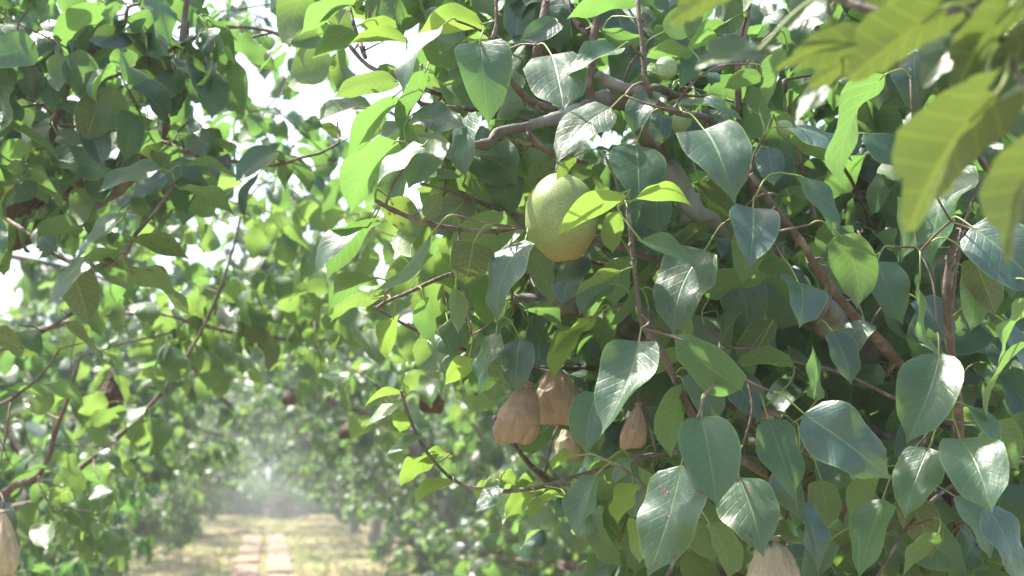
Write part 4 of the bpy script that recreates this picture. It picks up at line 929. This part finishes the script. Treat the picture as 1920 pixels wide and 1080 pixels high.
t3.branch([(mroot, .035), (mroot.lerp(mtop, .5) + Vector((.03, .02, 0)), .028), (mtop, .018)], M_BARK, 'trunk', 10, .15)
t3.branch([(1540, -12, .80, .0018), (1600, 8, .79, .0026), (1690, 34, .78, .003), (1800, 30, .8, .0032), (1960, -60, .84, .004), (mtop, .008)], M_RED)
t3.branch([(1870, 66, .74, .002), (1925, 92, .74, .003), (2050, 60, .78, .0035), (2300, -150, .85, .005), (mtop, .008)], M_RED)
def mleaf(bx, by, tx, ty, w, face, d, rho=None):
    b = P(bx, by, d); k = d / FPX; l = math.hypot(tx - bx, ty - by); ux, uy = (tx - bx) / l, -(ty - by) / l
    phi = R(18) * (1 if uy <= 0 else -1) * (1 if face == T else -1)
    a = Vector((ux * math.cos(phi), uy * math.cos(phi), math.sin(phi))); z = Vector((0, 0, 1)); m_ = (z - a * z.dot(a)).normalized(); p = m_.cross(a).normalized()
    if p.y < 0: p = -p
    Lr = l * k / math.cos(phi); w *= 1.15; rho = min(R(42), math.acos(min(1, w * k / (1.0 * Lr)))); m_ = (m_ * math.cos(rho) + p * math.sin(rho) * (1 if face == T else -1)).normalized()
    nr = m_ if face == T else -m_; Mw = CR @ Matrix((a.cross(nr).normalized(), a, nr)).transposed()
    V, F, UV = lobed_leaf(Lr, w * k / math.cos(rho), random.randrange(9999)); g = Geo(); g.add([Mw @ v for v in V], F, 0, UV)
    q, _ = t3.nearest(b); e = q - b
    if e.length > .05: e = e * (.045 / e.length); t3.connect(b + e)
    tube(g, [e, e * .5 + Vector((0, 0, .003)), Vector((0, 0, 0)), Mw @ V[0] * .8], [.0011, .001, .001, .0006], 6, 3, m=1)
    t3.nleaf += 1
    link('leaf', g.build('leaf', [M_MAPLE, M_PET]), t3.root, b - t3.off)
for h in [(1880,160,1690,392,200,U,.70),(1965,250,1888,475,150,U,.66),(1425,92,1304,112,64,T,.80),(1640,62,1460,104,60,U,.78),(1625,100,1522,148,66,U,.82),(1375,-25,1256,28,56,U,.8),
          (1785,8,1600,128,130,U,.74),(1815,58,1716,145,78,T,.8),(1905,0,1790,155,118,U,.72),(1562,140,1486,222,40,T,.84),(1965,170,1838,250,84,T,.74),
          (1560,-20,1470,40,60,T,.84),(1850,-40,1760,60,120,U,.8),(1940,40,1880,170,90,U,.72),(1800,-160,1700,-40,150,U,.8),(1900,-200,1820,-60,150,U,.76),(2000,-80,1900,20,150,U,.74),(1680,-220,1600,-90,140,U,.84),(1500,-200,1420,-80,140,U,.86),(1750,-330,1650,-180,160,U,.8),(1950,-380,1850,-220,160,U,.78),(2050,60,2000,240,150,U,.72),(1700,-50,1640,50,90,U,.85)]:  # big leaves above the frame are added to cast shade on those in view
    mleaf(*h)
t3.finish(300)

# ------------------------------------------------------------------ haze
m_, nt, out = new_mat('haze'); pv = nt.nodes.new('ShaderNodeVolumePrincipled'); pv.inputs['Color'].default_value = (.90, .95, 1, 1); pv.inputs['Density'].default_value = .0042; pv.inputs['Anisotropy'].default_value = 0.0
nt.links.new(pv.outputs[0], out.inputs['Volume'])
x, y0, y1, z0, z1 = 152, -152, 172, -1, 6.5
hz = tag(link('haze', mesh('haze', [(-x, y0, z0), (x, y0, z0), (x, y1, z0), (-x, y1, z0), (-x, y0, z1), (x, y0, z1), (x, y1, z1), (-x, y1, z1)],
    [(0, 3, 2, 1), (4, 5, 6, 7), (0, 1, 5, 4), (1, 2, 6, 5), (2, 3, 7, 6), (3, 0, 4, 7)], m_, smooth=False)), 'thin pale morning haze filling the whole orchard', 'haze', kind='stuff')
